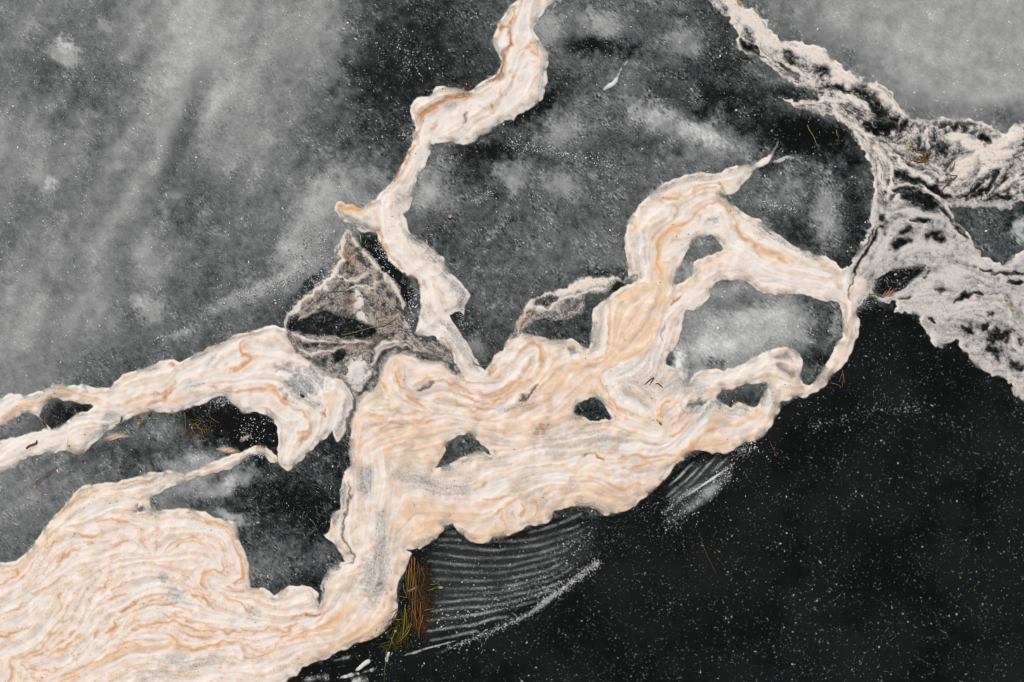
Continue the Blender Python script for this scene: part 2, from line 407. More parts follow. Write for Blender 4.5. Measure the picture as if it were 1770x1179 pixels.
d 2.4 1 1650,526 1660,516 1674,508 1698,508
d 2 .9 1694,466 1720,474 1770,474
d 3 1 1742,488 1770,487
d 1.4 .8 1596,478 1608,470
g 3 .5 1580,452 1582,460
d 1.6 .7 1552,514 1580,514
d 5 1 1664,564 1674,570 1680,576
d 5 1 1700,560 1706,570
d 7 1 1708,590 1722,580 1738,578
d 6 1 1704,606 1716,602 1728,620
d 5 1 1744,628 1760,636 1775,634
d 3 .9 1604,550 1618,558
d 4 .9 1762,586 1770,596
d 3 .8 1708,546 1716,540
d 4 .8 1730,570 1742,580 1738,592
g 12 .45 1650,570 1690,560 1730,600 1720,630
b 1.5 .8 1746,520 1750,532
f 1 1 1640,360 1660,390 1690,440 1720,470 1770,480
f 1 1 1480,500 1500,460 1520,420 1530,380 1540,340
f 1 1 1560,250 1600,240 1640,215 1700,210
w 3 1 602,395 594,412 591,430 592,448 580,465 565,487 545,503 528,516 510,533 500,546 493,566
w 3 .9 602,395 612,414 626,432 640,447 655,466 672,481 684,496 692,514 697,540
w 1.6 .8 590,410 580,430 576,446
w 1.6 .8 558,482 540,494 528,508
w 1.6 .8 518,554 535,546 550,538
w 1.6 .8 580,470 600,486 620,482 640,470
w 1.6 .7 600,500 620,494 640,498 660,486
w 3 .9 700,520 700,544 706,562
b 7 .45 604,420 604,450 600,470
b 8 .4 590,540 606,522 600,510
b 6 .35 560,588 600,598 640,586 670,572
b 6 .3 640,510 660,540 680,560
t 4 .8 645,602 665,590 690,584 720,592 750,606
w 2 .8 650,606 668,592 692,590 716,598
w 2 .8 640,630 652,612 674,600 700,598 730,606 760,616
d 3 1 648,640 654,622 668,608 690,602 715,606 745,612 768,622 784,638
d 2 .9 690,590 712,600 730,616 760,622
d 5 1 622,684 634,664 644,648
d 2.2 1 602,748 604,728 610,708 620,690
d 2.2 1 598,740 606,706
w 2 .8 610,668 620,672 632,658 642,640
d 4 .9 560,604 572,596 590,592
d 4 .9 520,590 534,598 548,596
d 4 .8 634,602 650,594 668,580
d 5 .9 540,620 552,630 566,640
w 1.6 .8 500,572 530,588 560,590 600,592 640,590
w 1.6 .8 516,606 540,612 566,606 600,600
f 1 1 640,560 670,552 690,545
f 1 1 640,500 655,520 670,545
f 1 1 560,520 590,515 610,500
w 2 1 892,580 900,556 912,534 926,516 946,506 972,500 992,491 1016,483 1050,480 1080,482
w 6 1 958,510 980,502 1000,495 1026,488 1050,484
w 4 1 912,536 928,518 946,507 964,503
w 4 .7 1010,502 1030,500 1046,498
w 1.6 .8 930,536 950,532 972,516 1000,510 1020,500 1040,496
b 4 .8 894,570 902,554 914,540 924,536
o 1.3 .8 966,514 990,510 1010,506 1040,498
o 1.4 .8 884,588 894,566 908,546
d 6 .9 970,536 990,530 1000,520
d 3 .6 936,545 950,542 966,546
w 1.2 .8 380,800 400,794 420,786 440,776
w 1.2 .8 380,812 404,808 420,798
w 1.2 .7 306,814 312,824 318,832
g 7 .5 300,820 280,826 262,838
g 6 .4 210,842 240,840 270,834
"""
# soft spots: kind x y rx ry angle strength  (W white, T tan, G thin, D hole, B brown)
SPOTS = """
D 245 880 8 6 0 1
G 252 884 20 12 0 .5
G 284 1000 14 9 30 .8
G 306 1030 16 14 30 .6
G 300 1140 30 10 0 .45
G 275 1168 40 14 0 .35
G 438 1058 12 8 0 .5
D 202 867 3 2 0 .4
B 936 744 9 12 20 .6
G 1110 650 40 26 0 .4
G 1150 660 30 30 0 .3
G 1204 672 26 20 0 .5
D 1200 698 16 6 -15 .9
G 1200 706 26 10 -15 .6
G 990 606 16 8 25 .6
D 990 606 7 5 25 .5
G 960 756 50 24 0 .3
G 1044 764 40 20 0 .35
G 860 792 20 10 20 .4
G 1080 824 20 8 0 .3
W 618 643 17 21 20 2
W 1234 392 14 14 0 .6
G 1236 382 8 7 0 .6
G 526 664 34 26 -20 1.2
G 496 636 16 9 0 .9
G 506 668 22 12 20 .7
G 648 1000 26 44 0 .75
D 658 1009 8 5 0 .5
T 700 760 80 40 0 .5
T 690 1060 60 60 0 .4
T 1085 560 40 60 20 .8
T 740 910 60 30 0 .7
T 1060 860 110 25 -8 .6
T 640 1090 60 40 0 .5
T 940 720 80 40 0 .4
T 840 920 70 20 0 .5
T 50 900 60 50 0 .2
T 980 660 60 40 0 .5
G 1400 300 1 1 0 0
G 1640 215 40 12 0 .35
G 1560 470 1 1 0 0
G 1740 325 24 14 -20 .3
W 620 525 7 11 0 1.4
W 618 510 4 7 0 1.3
W 624 547 13 5 35 1.3
W 564 500 7 5 -30 1.2
G 604 608 10 8 0 .3
"""
# tone of the ice on a 100-unit lattice (centres at 50, 150, ...), 0 clear black ice .. 1 white
TONE = """
.44 .44 .50 .61 .52 .54 .27 .17 .30 .36 .36 .36 .24 .48 .58 .59 .60 .61
.44 .36 .47 .58 .52 .44 .16 .16 .22 .20 .34 .28 .16 .30 .50 .60 .62 .60
.50 .46 .50 .46 .46 .36 .28 .26 .24 .34 .34 .42 .42 .20 .15 .42 .53 .50
.46 .48 .54 .36 .43 .48 .50 .36 .36 .36 .36 .38 .36 .34 .32 .28 .28 .20
.46 .52 .52 .42 .36 .54 .30 .33 .34 .38 .38 .38 .38 .38 .22 .20 .20 .30
.52 .54 .42 .38 .44 .48 .20 .28 .36 .28 .26 .48 .48 .50 .20 .12 .10 .10
.52 .40 .34 .32 .40 .38 .32 .30 .26 .26 .30 .58 .55 .46 .10 .10 .10 .10
.40 .34 .34 .26 .14 .16 .20 .30 .30 .20 .20 .24 .24 .10 .10 .10 .10 .10
.46 .44 .42 .46 .28 .15 .16 .30 .30 .20 .20 .10 .10 .10 .10 .10 .10 .10
.42 .36 .30 .30 .22 .20 .20 .20 .20 .20 .20 .10 .10 .10 .10 .10 .10 .10
.34 .34 .30 .30 .22 .22 .20 .20 .20 .20 .20 .10 .10 .10 .10 .10 .10 .10
.34 .34 .30 .30 .22 .22 .20 .20 .20 .20 .20 .10 .10 .10 .10 .10 .10 .10
"""
# cloudy patches in the ice: x y rx ry angle change-of-tone edge-softness(1 soft .. 0 crisp)
CLOUDS = """
112 92 28 21 10 .20 .25
110 74 11 15 -20 .14 .3
70 306 26 18 60 .10 .5
84 318 10 14 20 .13 .4
60 330 30 30 0 -.06 1
20 262 40 60 0 .06 1
80 130 24 26 0 -.12 .7
180 46 14 8 0 .12 .5
310 80 46 120 16 .07 1
286 200 34 110 14 .08 1
478 60 26 80 32 .10 1
402 150 26 60 38 .10 1
362 200 14 50 20 .05 .9
330 190 18 80 22 -.11 .8
298 300 24 70 18 -.12 .9
265 370 30 50 25 -.10 1
420 240 60 40 0 .05 1
380 270 40 30 0 .08 .8
490 250 50 60 0 .04 1
560 340 40 70 50 .12 1
520 420 40 60 40 .10 1
600 300 50 40 -40 .08 1
640 230 60 30 0 -.06 1
690 90 80 70 0 -.09 1
620 130 40 40 0 -.04 1
560 110 24 30 0 .06 .8
250 440 20 30 0 .12 .7
260 535 26 20 30 .16 .5
235 520 14 12 0 .12 .5
150 600 60 40 0 -.05 1
320 500 60 60 0 -.05 1
60 560 30 60 30 .08 1
30 470 40 50 0 .06 1
410 515 60 12 -22 .18 .4
480 490 50 16 -30 .14 .5
500 452 26 26 0 .10 .7
310 577 26 8 -15 .20 .4
520 505 40 8 -45 -.22 .6
548 480 30 8 -45 -.20 .6
945 50 22 32 0 .20 .5
996 36 44 30 0 .10 .8
1046 42 30 22 10 .22 .6
1018 18 6 6 0 .15 .5
1008 78 30 16 0 -.28 .5
1060 80 40 16 10 -.22 .6
975 100 40 16 0 .08 .8
1185 72 36 24 0 .22 .6
1205 92 16 16 0 .06 .6
920 184 46 16 -32 -.26 .4
850 262 50 16 0 -.18 .7
980 205 50 40 -30 .14 .8
965 235 30 20 -30 .12 .7
1085 140 30 30 0 .10 .8
1110 188 46 14 18 .16 .7
1160 215 66 20 18 .20 .6
1225 232 46 17 18 .17 .6
1250 258 50 20 10 .10 .8
1130 250 50 20 0 -.08 .8
885 302 30 28 0 .24 .5
972 318 36 20 10 .22 .6
750 262 30 30 0 .14 .8
740 320 30 40 20 .20 .7
760 345 30 20 0 .12 .8
810 300 40 40 0 -.06 1
765 400 40 40 0 -.08 1
860 400 80 60 0 -.03 1
960 420 100 40 0 .04 1
840 470 60 80 20 .02 1
848 598 30 40 10 -.06 .9
1060 440 40 20 0 .04 1
1060 471 60 8 0 -.14 .6
1290 165 60 26 10 -.08 1
1310 210 80 30 15 -.10 .9
1340 150 60 20 20 .08 .8
1270 150 50 10 25 .10 .6
1395 232 52 28 0 -.26 .5
1380 165 46 12 15 -.20 .5
1360 318 40 30 0 .12 .9
1400 300 50 30 0 .10 .9
1425 370 22 50 10 .22 .6
1440 400 22 30 0 .16 .6
1340 350 50 12 10 .10 .6
1470 330 30 60 0 -.08 .9
1480 390 20 30 0 -.10 .8
1380 400 40 24 30 -.12 .8
1380 80 60 30 35 -.10 1
1470 100 60 24 35 -.12 1
1560 165 50 20 30 -.06 1
1640 190 80 20 0 -.10 1
1600 60 80 50 0 .04 1
1720 170 40 30 0 .06 1
1740 200 40 20 0 -.16 .8
1764 395 14 24 0 .45 .5
1700 395 24 34 10 .08 .8
1258 500 36 12 0 .10 .8
1330 525 80 16 8 -.08 .9
1260 530 40 14 -30 -.05 .9
1205 590 40 50 10 .08 1
1270 590 70 32 -15 .15 1
1320 555 120 50 -5 .10 1
1370 560 50 40 0 .08 1
1240 520 40 14 0 .06 .9
1300 545 60 12 -10 .10 .7
1390 545 40 30 0 .06 .9
1446 562 9 30 0 .26 .7
1176 630 10 24 -10 .26 .6
1190 640 8 20 0 -.10 .7
1228 628 20 8 0 -.22 .7
1410 630 20 18 -40 -.05 .8
1156 622 10 14 0 -.25 .6
1282 684 50 24 0 -.20 1
1024 708 34 22 0 -.06 1
800 780 50 30 0 -.02 1
1215 430 30 30 0 .10 1
1188 470 14 20 0 .22 .8
960 560 60 16 10 -.04 .9
1066 495 18 10 -30 -.24 .6
112 716 50 26 -10 -.30 1
30 738 40 18 -20 .06 1
40 850 60 40 0 .04 1
70 930 50 30 -30 -.04 1
230 800 60 30 -20 -.10 1
190 752 20 8 0 .10 .8
280 742 40 20 0 .12 .8
330 720 24 20 0 -.08 .8
400 735 70 30 15 -.22 .6
440 745 40 40 0 -.16 .8
340 800 60 18 -12 .16 .8
366 780 40 14 -10 .08 .9
440 770 30 10 -10 .12 .8
330 838 60 14 -22 .12 .8
420 824 34 14 -15 .26 .6
384 845 36 14 -10 .18 .7
300 862 40 14 0 .12 .9
400 893 28 10 20 .34 .5
330 866 60 12 10 -.18 .8
520 800 60 30 -40 .06 1
556 840 36 26 40 .14 .8
480 860 80 40 10 -.14 .8
560 900 30 50 30 -.14 .8
505 960 70 40 0 .10 .9
452 985 40 30 10 .16 .7
500 930 40 14 0 .04 .8
560 950 22 22 0 .14 .7
530 1000 40 20 0 -.04 .9
665 455 14 70 -36 -.32 .4
640 425 20 26 -36 -.16 .6
710 540 14 46 0 .10 .8
770 540 30 30 0 -.10 .8
810 575 22 34 -20 -.10 .8
826 600 12 22 -20 .26 .6
690 500 12 40 -30 -.26 .5
614 398 20 12 30 .06 1
526 662 42 34 -20 .16 .8
565 560 84 30 8 -.22 .7
586 614 30 16 0 -.15 .7
640 392 24 14 0 .10 .9
"""
# ---------------------------------------------------------------- field toolkit
STEP = 1.5
X0, X1, Y0, Y1 = -165.0, 1935.0, -135.0, 1314.0
NX = int((X1 - X0) / STEP) + 1
NY = int((Y1 - Y0) / STEP) + 1
GX, GY = np.meshgrid(X0 + STEP * np.arange(NX), Y0 + STEP * np.arange(NY))
GX = GX.astype(np.float32); GY = GY.astype(np.float32)
_FY = np.fft.fftfreq(NY)[:, None]; _FX = np.fft.rfftfreq(NX)[None, :]
_F2 = (_FX ** 2 + _FY ** 2) / STEP ** 2            # (cycles per unit)^2

def noise(seed, wl):
    """smooth random field, mean 0, deviation 1, feature size about wl units"""
    w = np.random.default_rng(seed).standard_normal((NY, NX)).astype(np.float32)
    f = np.fft.rfft2(w) * np.exp(-_F2 * (wl * 0.62) ** 2) * (1 - np.exp(-_F2 * (wl * 2.6) ** 2))
    r = np.fft.irfft2(f, s=(NY, NX)).astype(np.float32)
    return r / r.std()

def blur(a, wl):
    return np.fft.irfft2(np.fft.rfft2(a) * np.exp(-_F2 * (wl * 0.62) ** 2), s=(NY, NX)).astype(np.float32)

def sstep(a, b, x):
    t = np.clip((x - a) / (b - a), 0, 1)
    return t * t * (3 - 2 * t)

N3, N6, N12, N25, N60, N140 = [noise(11 + i, w) for i, w in enumerate((3.2, 6, 12, 25, 60, 140))]
M6, M14, M30, M60 = [noise(31 + i, w) for i, w in enumerate((6, 14, 30, 60))]

def smooth_line(pts, n=3):
    """Catmull-Rom through the points"""
    if len(pts) < 3: return list(pts)
    p = [np.array(q, float) for q in pts]; p = [2 * p[0] - p[1]] + p + [2 * p[-1] - p[-2]]
    out = []
    for i in range(1, len(p) - 2):
        for k in range(n):
            t = k / n
            out.append(0.5 * (2 * p[i] + (p[i + 1] - p[i - 1]) * t + (2 * p[i - 1] - 5 * p[i] + 4 * p[i + 1] - p[i + 2]) * t * t
                              + (3 * p[i] - p[i - 1] - 3 * p[i + 1] + p[i + 2]) * t ** 3))
    out.append(p[-2])
    return [tuple(q) for q in out]

def window(xa, xb, ya, yb):
    i0 = max(0, int((xa - X0) / STEP)); i1 = min(NX, int((xb - X0) / STEP) + 2)
    j0 = max(0, int((ya - Y0) / STEP)); j1 = min(NY, int((yb - Y0) / STEP) + 2)
    return (slice(j0, j1), slice(i0, i1)) if i1 > i0 and j1 > j0 else None

def seg_dist(px, py, a, b):
    dx, dy = b[0] - a[0], b[1] - a[1]
    t = np.clip(((px - a[0]) * dx + (py - a[1]) * dy) / max(dx * dx + dy * dy, 1e-6), 0, 1)
    return np.hypot(px - a[0] - t * dx, py - a[1] - t * dy), t

def signed(poly, WX, WY, reach=46.0):
    """signed distance (positive inside) to an outline, capped at reach"""
    d = np.full((NY, NX), reach, np.float32)
    n = len(poly)
    for i in range(n):
        a, b = poly[i], poly[(i + 1) % n]
        w = window(min(a[0], b[0]) - reach, max(a[0], b[0]) + reach, min(a[1], b[1]) - reach, max(a[1], b[1]) + reach)
        if w is None: continue
        d[w] = np.minimum(d[w], seg_dist(WX[w], WY[w], a, b)[0])
    xs = [p[0] for p in poly]; ys = [p[1] for p in poly]
    ins = np.zeros((NY, NX), bool)
    w = window(min(xs) - 12, max(xs) + 12, min(ys) - 12, max(ys) + 12)
    if w is not None:
        qx, qy = WX[w], WY[w]; c = np.zeros(qx.shape, bool)
        for i in range(n):
            (ax, ay), (bx, by) = poly[i], poly[(i + 1) % n]
            if ay == by: continue
            c ^= ((ay > qy) != (by > qy)) & (qx < (bx - ax) * (qy - ay) / (by - ay) + ax)
        ins[w] = c
    return np.where(ins, d, -d)

# ---------------------------------------------------------------- outlines -> distance fields
EX = GX + .2 * N12 + 0.06 * N6 + .8 * M30
EY = GY + .2 * M14 + 0.06 * M6 + .8 * N25
RX = GX + .8 * N12 + .2 * N6 + 1.6 * M30          # more ragged, for the lacy foam
RY = GY + .8 * M14 + .2 * M6 + 1.6 * N25
SD = {k: signed(smooth_line(p + [p[0]], 2)[:-1], *((RX, RY) if k in 'NGS' else (EX, EY))) for k, p in POLY.items()}
SH = np.full((NY, NX), -46.0, np.float32)
for h in HOLE:
    SH = np.maximum(SH, signed(smooth_line(h + [h[0]], 2)[:-1], EX, EY))
NAMES = list(POLY)
allsd = np.stack([SD[k] for k in NAMES])
BODY = allsd.argmax(0)
UN = np.minimum(allsd.max(0), -SH)
WEB = {k: np.minimum(SD[k], -SH) for k in NAMES}
# where two foams run into each other there is no rim: lift the distance by the overlap of the second best
second = np.sort(allsd, 0)[-2]
JOIN = sstep(-7, 3, np.minimum(second, -SH))
lacy = np.maximum.reduce([sstep(-3, 8, SD[k]) for k in ('N',)]) * (1 - sstep(0, 14, SD['LM']))
tang = np.maximum(sstep(-2, 3, SD['G']), sstep(-2, 3, SD['S'])) * (1 - sstep(0, 10, np.maximum(np.maximum(SD['LM'], SD['T']), SD['W'])))

# ---------------------------------------------------------------- strokes and spots
kinds = 'otbwdg'
CH = {k: np.zeros((NY, NX), np.float32) for k in kinds}
guides = []
SX = GX + 1.8 * N25 + 0.35 * N6; SY = GY + 1.8 * M30 + 0.35 * M6
for line in STROKES.strip().splitlines():
    k, hw, s, rest = line.split(None, 3)
    hw = float(hw); s = float(s); pts = smooth_line(P(rest), 4)
    for a, b in zip(pts[:-1:2], pts[1::2]):
        L = math.hypot(b[0] - a[0], b[1] - a[1])
        if L > 0.2: guides.append((a[0], a[1], (b[0] - a[0]) / L, (b[1] - a[1]) / L, 2.0))
    if k == 'f': continue
    reach = hw * 2.6 + 6
    xs = [p[0] for p in pts]; ys = [p[1] for p in pts]
    w = window(min(xs) - reach, max(xs) + reach, min(ys) - reach, max(ys) + reach)
    if w is None: continue
    m = np.zeros(SX[w].shape, np.float32); n = len(pts) - 1
    for i in range(n):
        d, t = seg_dist(SX[w], SY[w], pts[i], pts[i + 1])
        u = (i + t) / n
        taper = np.clip(np.minimum(u, 1 - u) * 5, 0, 1) ** .5 * .75 + .25
        m = np.maximum(m, np.exp(-(d / (hw * taper + .75)) ** 2) * (taper * .5 + .5))
    CH[k][w] = np.maximum(CH[k][w], s * m)
WH = np.zeros((NY, NX), np.float32); TN = np.zeros((NY, NX), np.float32); HO = np.zeros((NY, NX), np.float32)

def ell(x, y, rx, ry, ang, px, py):
    c, s = math.cos(math.radians(ang)), math.sin(math.radians(ang))
    return np.hypot(((px - x) * c + (py - y) * s) / rx, (-(px - x) * s + (py - y) * c) / ry)

for line in SPOTS.strip().splitlines():
    k, x, y, rx, ry, ang, s = line.split(); x, y, rx, ry, ang, s = map(float, (x, y, rx, ry, ang, s))
    r = ell(x, y, rx, ry, ang, SX, SY)
    m = s * sstep(1.35, .5, r + .16 * N12 + .1 * N6)
    if k == 'G': CH['g'] = np.maximum(CH['g'], m)
    elif k == 'B': CH['b'] = np.maximum(CH['b'], m)
    elif k == 'W': WH = np.maximum(WH, m)
    elif k == 'T': TN = np.maximum(TN, m)
    elif k == 'D': HO = np.maximum(HO, m)

# ---------------------------------------------------------------- flow of the foam and streaks drawn out along it
for k in NAMES:
    p = smooth_line(POLY[k], 2)
    for a, b in zip(p[:-1], p[1:]):
        L = math.hypot(b[0] - a[0], b[1] - a[1])
        if L > 1: guides.append(((a[0] + b[0]) / 2, (a[1] + b[1]) / 2, (b[0] - a[0]) / L, (b[1] - a[1]) / L, .55))
g = np.array(guides, np.float32)
CS = 9
cy = np.arange(0, NY, CS); cx = np.arange(0, NX, CS)
qx, qy = np.meshgrid(X0 + STEP * cx, Y0 + STEP * cy)
qc = np.zeros(qx.shape, np.float32); qs = np.zeros(qx.shape, np.float32)
c2 = g[:, 2] ** 2 - g[:, 3] ** 2; s2 = 2 * g[:, 2] * g[:, 3]
for r in range(qx.shape[0]):
    d2 = (qx[r][:, None] - g[:, 0]) ** 2 + (qy[r][:, None] - g[:, 1]) ** 2
    wgt = g[:, 4] / (d2 + 60.0) ** 1.6
    sw = wgt.sum(1)
    qc[r] = (wgt * c2).sum(1) / sw; qs[r] = (wgt * s2).sum(1) / sw

def up(a):
    fy = np.clip((np.arange(NY)) / CS, 0, a.shape[0] - 1.001); fx = np.clip(np.arange(NX) / CS, 0, a.shape[1] - 1.001)
    iy = fy.astype(int); ix = fx.astype(int); ty = (fy - iy)[:, None]; tx = (fx - ix)[None]
    return ((a[iy][:, ix] * (1 - tx) + a[iy][:, ix + 1] * tx) * (1 - ty) + (a[iy + 1][:, ix] * (1 - tx) + a[iy + 1][:, ix + 1] * tx) * ty)

theta = 0.5 * np.arctan2(up(qs), up(qc)) + 0.13 * N60 + 0.05 * M30 + .30 * tang * N25 + .14 * lacy * N25
VX = np.cos(theta).astype(np.float32); VY = np.sin(theta).astype(np.float32)
act = np.nonzero((UN > -10).ravel())[0]
ax0 = (act % NX).astype(np.float32); ay0 = (act // NX).astype(np.float32)
vxf, vyf = VX.ravel(), VY.ravel()

def streak(src, steps, h=1.0):
    f = [s.ravel() for s in src]
    acc = [s[act].copy() for s in f]; cnt = 1
    outs = {}
    for sgn in (1, -1):
        x = ax0.copy(); y = ay0.copy(); dx = sgn * vxf[act]; dy = sgn * vyf[act]
        for k in range(steps):
            x += h * dx; y += h * dy
            idx = np.clip(y + .5, 0, NY - 1).astype(np.int32) * NX + np.clip(x + .5, 0, NX - 1).astype(np.int32)
            nx_, ny_ = vxf[idx], vyf[idx]
            sg = np.where(nx_ * dx + ny_ * dy < 0, np.float32(-1), np.float32(1))
            dx = nx_ * sg; dy = ny_ * sg
            wt = np.float32(0.5 + 0.5 * math.cos(math.pi * k / steps))
            for a, s in zip(acc, f): a += wt * s[idx]
    res = []
    for a in acc:
        o = np.zeros(NY * NX, np.float32); o[act] = (a - a.mean()) / a.std(); res.append(o.reshape(NY, NX))
    return res

wn = lambda s: np.random.default_rng(s).standard_normal((NY, NX)).astype(np.float32)
LF, LF2, LV = streak([wn(1) + .6 * N3, N3, noise(71, 4.2)], 16)
LS, LS2 = streak([noise(81, 4.6), noise(82, 7.5)], 6)
LM_, LC, LW = streak([noise(72, 6.5), noise(73, 15), noise(74, 9)], 52, 1.5)

# ---------------------------------------------------------------- foam: cover, tint, thickness
dense = 1 - np.clip(lacy + tang, 0, 1)
edge_in = np.maximum(UN, 0)
inlm = (BODY == NAMES.index('LM')).astype(np.float32)
leftm = sstep(600, 440, GX) * sstep(800, 890, GY) * inlm      # the strongly veined field, lower left
midm = inlm * sstep(560, 640, GX) * sstep(600, 680, GY)       # the smooth tan field in the middle
rim = np.exp(-((edge_in - 7) / 4.5) ** 2) * (1 - JOIN) * sstep(-1.6, .8, N60 + M30)
inN0 = (BODY == NAMES.index('N')).astype(np.float32)
soft = np.clip(lacy * sstep(-.6, .9, N60) + .5 * tang, 0, 1)
srim = sstep(.0, 1.4, N60 + M30) * (1 - JOIN) * dense
cut = sstep(-1.0 - 3 * soft - 1.0 * srim, 1.8 + 6 * soft + 6 * srim, UN + (.10 + 1.1 * soft) * N3 + (.10 + .5 * soft) * N6)
lines = .5 + .5 * np.sin(edge_in * (1.15 + .25 * N60) + 1.2 * M30 + .5 * N12)            # film drying in bands along the rim
thin = np.clip(.82 * CH['g'] * (1 + .22 * LF + .25 * N6 + .15 * N3), 0, 1.2)
veil = midm * (.20 * sstep(-.4, 2.0, .7 * N140 + .7 * N60 + .5 * LC + .35 * M30) + .05 * sstep(0, 2, .5 * LC + .6 * N60) + .02 * sstep(.5, 2, LM_)) + (1 - midm) * (.10 * sstep(.3, 2.4, LC + .5 * N25) + (.10 - .06 * leftm) * sstep(.2, 2.0, .5 * LM_ + .8 * LC + .5 * N25))
cov_d = 1.0 - rim * (.10 + .22 * lines) * (1 + .15 * N6) - .36 * thin - .6 * veil * (1 + .20 * N3 + .12 * N6) + .5 * CH['w']
cov_d -= .05 * rim * np.maximum(N3, 0) + .06 * midm * sstep(1.0, 2.2, N6 + .5 * N3)
holes = sstep(2.3, 2.7, N3 * .8 + .5 * N6) * .5                # burst bubbles
cov_d = np.clip(cov_d - holes * (.12 + thin + veil), 0, 1)
upper = inN0 * sstep(370, 330, GY)
wl = np.clip(blur(CH['w'], 3) * 1.2, 0, 1)
web = np.exp(-(LS / .5) ** 2) - .42; web2 = np.exp(-(LS2 / .45) ** 2) - .42               # threads of froth between open cells
st = .6 * np.exp(-(LM_ / .42) ** 2) + .4 * np.exp(-(LV / .42) ** 2) - .38                  # long thin filaments
fil = np.maximum(np.exp(-(LM_ / .30) ** 2), .8 * np.exp(-(LV / .30) ** 2))               # long bright filaments
gap = np.maximum(np.exp(-(LW / .13) ** 2) * sstep(-.7, .8, M30 + .4 * N12), .8 * np.exp(-(LV / .14) ** 2) * sstep(-.2, 1.2, N25))   # thin dark parting lines
lb_u = .34 + .50 * fil + .14 * LC + .12 * N12 + .10 * web + .14 * N25
gap2 = np.exp(-(LM_ / .16) ** 2) * sstep(-.2, 1.0, N25 - .5 * M30)
lb_s = .80 - .50 * gap - .38 * gap2 + .12 * LC + .12 * N25 + .08 * N12 + .08 * web + .07 * N3
lb = lb_u * upper + lb_s * (1 - upper)
lb = lb + (.84 - lb) * .62 * wl - .5 * CH['g']
lb = lb + (.25 + .25 * upper) * np.minimum(CH['w'], 1) - .9 * np.minimum(CH['d'], 1.2) + .14 * np.exp(-((edge_in - 3) / 3) ** 2)
CH['d'] *= np.clip(1 + lacy * (.55 * N3 + .35 * N6), .1, 1.6)
cov_l = .95 * np.clip(lb, .05, 1) * (1 - .45 * sstep(1.3, 2.4, N3 * .7 + N6 * .6)) * (1 - .80 * np.clip(CH['d'] * (1 - np.minimum(CH['w'], 1) * .6), 0, 1))
cov_l *= 1 - .18 * sstep(.6, 1.8, -LF * .5 - LM_ * .7)
onS = sstep(0, 4, SD['S'])
tb = .42 + .06 * onS + .13 * N25 + .07 * N12 + .52 * st + .10 * web + .04 * N3 + .9 * np.minimum(CH['w'], 1) + .5 * WH
cov_t = .93 * np.clip(tb, .05, 1) * (1 - .8 * np.clip(CH['d'], 0, 1))
COVER = cov_d * dense + cov_l * lacy * (1 - tang) + cov_t * tang
COVER = np.maximum(COVER, np.minimum(WH, 1) * .95)
COVER *= 1 - np.clip(CH['d'], 0, 1) * .85 * dense
COVER *= 1 - np.clip(HO, 0, 1) * .92
COVER = np.clip(COVER * cut, 0, 1)
smile = inlm * np.exp(-((GX - 780) / 150) ** 2 - ((GY - 675) / 50) ** 2)
veinmap = dense * sstep(3, 14, edge_in)
gate = sstep(-1.2, .7, N25 * .7 + .8 * LC)
thread = np.exp(-(LW / (.17 - .05 * leftm)) ** 2) * gate * (1 - .4 * midm)                      # thin seams between the billows
thread2 = np.exp(-(LM_ / .10) ** 2) * sstep(.2, 1.4, M30 - .4 * LC)
VEIN = CH['o'] * np.clip(.92 + .22 * leftm + .10 * LF + .14 * N25, .4, 1.3) + veinmap * (thread * (.12 + .85 * leftm + .10 * inlm + .45 * smile) + thread2 * (.05 + .16 * leftm + .06 * inlm))
VEIN = np.clip(VEIN, 0, 1.3) * (dense * .92 + .08)
seam = np.exp(-(LW / .55) ** 2) * (.25 + .75 * gate)
TANF = (.09 + .10 * inlm + .20 * midm + (.20 - .06 * leftm) * np.tanh(1.9 * LC + .3 * N25) * (1 - .35 * midm) + .04 * LM_ * (1 - .5 * midm) + .10 * midm * N25 + .26 * seam * (.5 + .6 * leftm) + .80 * CH['t'] + .65 * TN - .75 * CH['w'] * dense
        - .3 * WH + .10 * N60 + .08 * N25 + .22 * np.exp(-((edge_in - 10) / 8) ** 2) * inlm)
TANF = TANF + (.55 - .25 * leftm) * blur(np.clip(VEIN, 0, 1), 5) * dense
TANF = np.clip(TANF, 0, 1.2) * (1 - .65 * lacy) * (1 - .25 * tang) + .10 * sstep(.5, 1, COVER) * lacy
BRN = np.clip(CH['b'] * (1.0 + .25 * LF + .12 * N6), 0, 1.2) + tang * (1 - onS) * np.clip(.13 + .12 * N25 + .06 * LF, 0, .6) * (1 - np.clip(WH + CH['w'] * .7, 0, 1))
WASH = np.clip(lacy * (.60 - .45 * sstep(.6, .95, COVER) * upper + .12 * (1 - upper)) * (1 - np.clip(CH['t'], 0, 1)) + tang * (.42 + .2 * N25) * (1 - .6 * onS) * (1 - .8 * np.clip(CH['w'], 0, 1)) + dense * (1.3 * veil + .95 * thin + .55 * rim * (.4 + .6 * lines)), 0, 1)   # greyer, wetter foam
THICK = (.0035 + .0085 * (1 - np.exp(-edge_in / 22)) * (.45 + .55 * sstep(.3, 1, blur(COVER, 8)))
         + (.0008 * LC + .0003 * np.abs(LW) + .0018 * N60 + .0007 * N25) * dense + .0003 * LM_ * (1 - dense) + .0003 * N12
         - .004 * np.clip(blur(CH['g'], 6), 0, 1) - .002 * np.clip(CH['d'], 0, 1)).astype(np.float32)
THICK = np.maximum(blur(THICK, 4), .0025) * sstep(-3, 5, UN) + .001

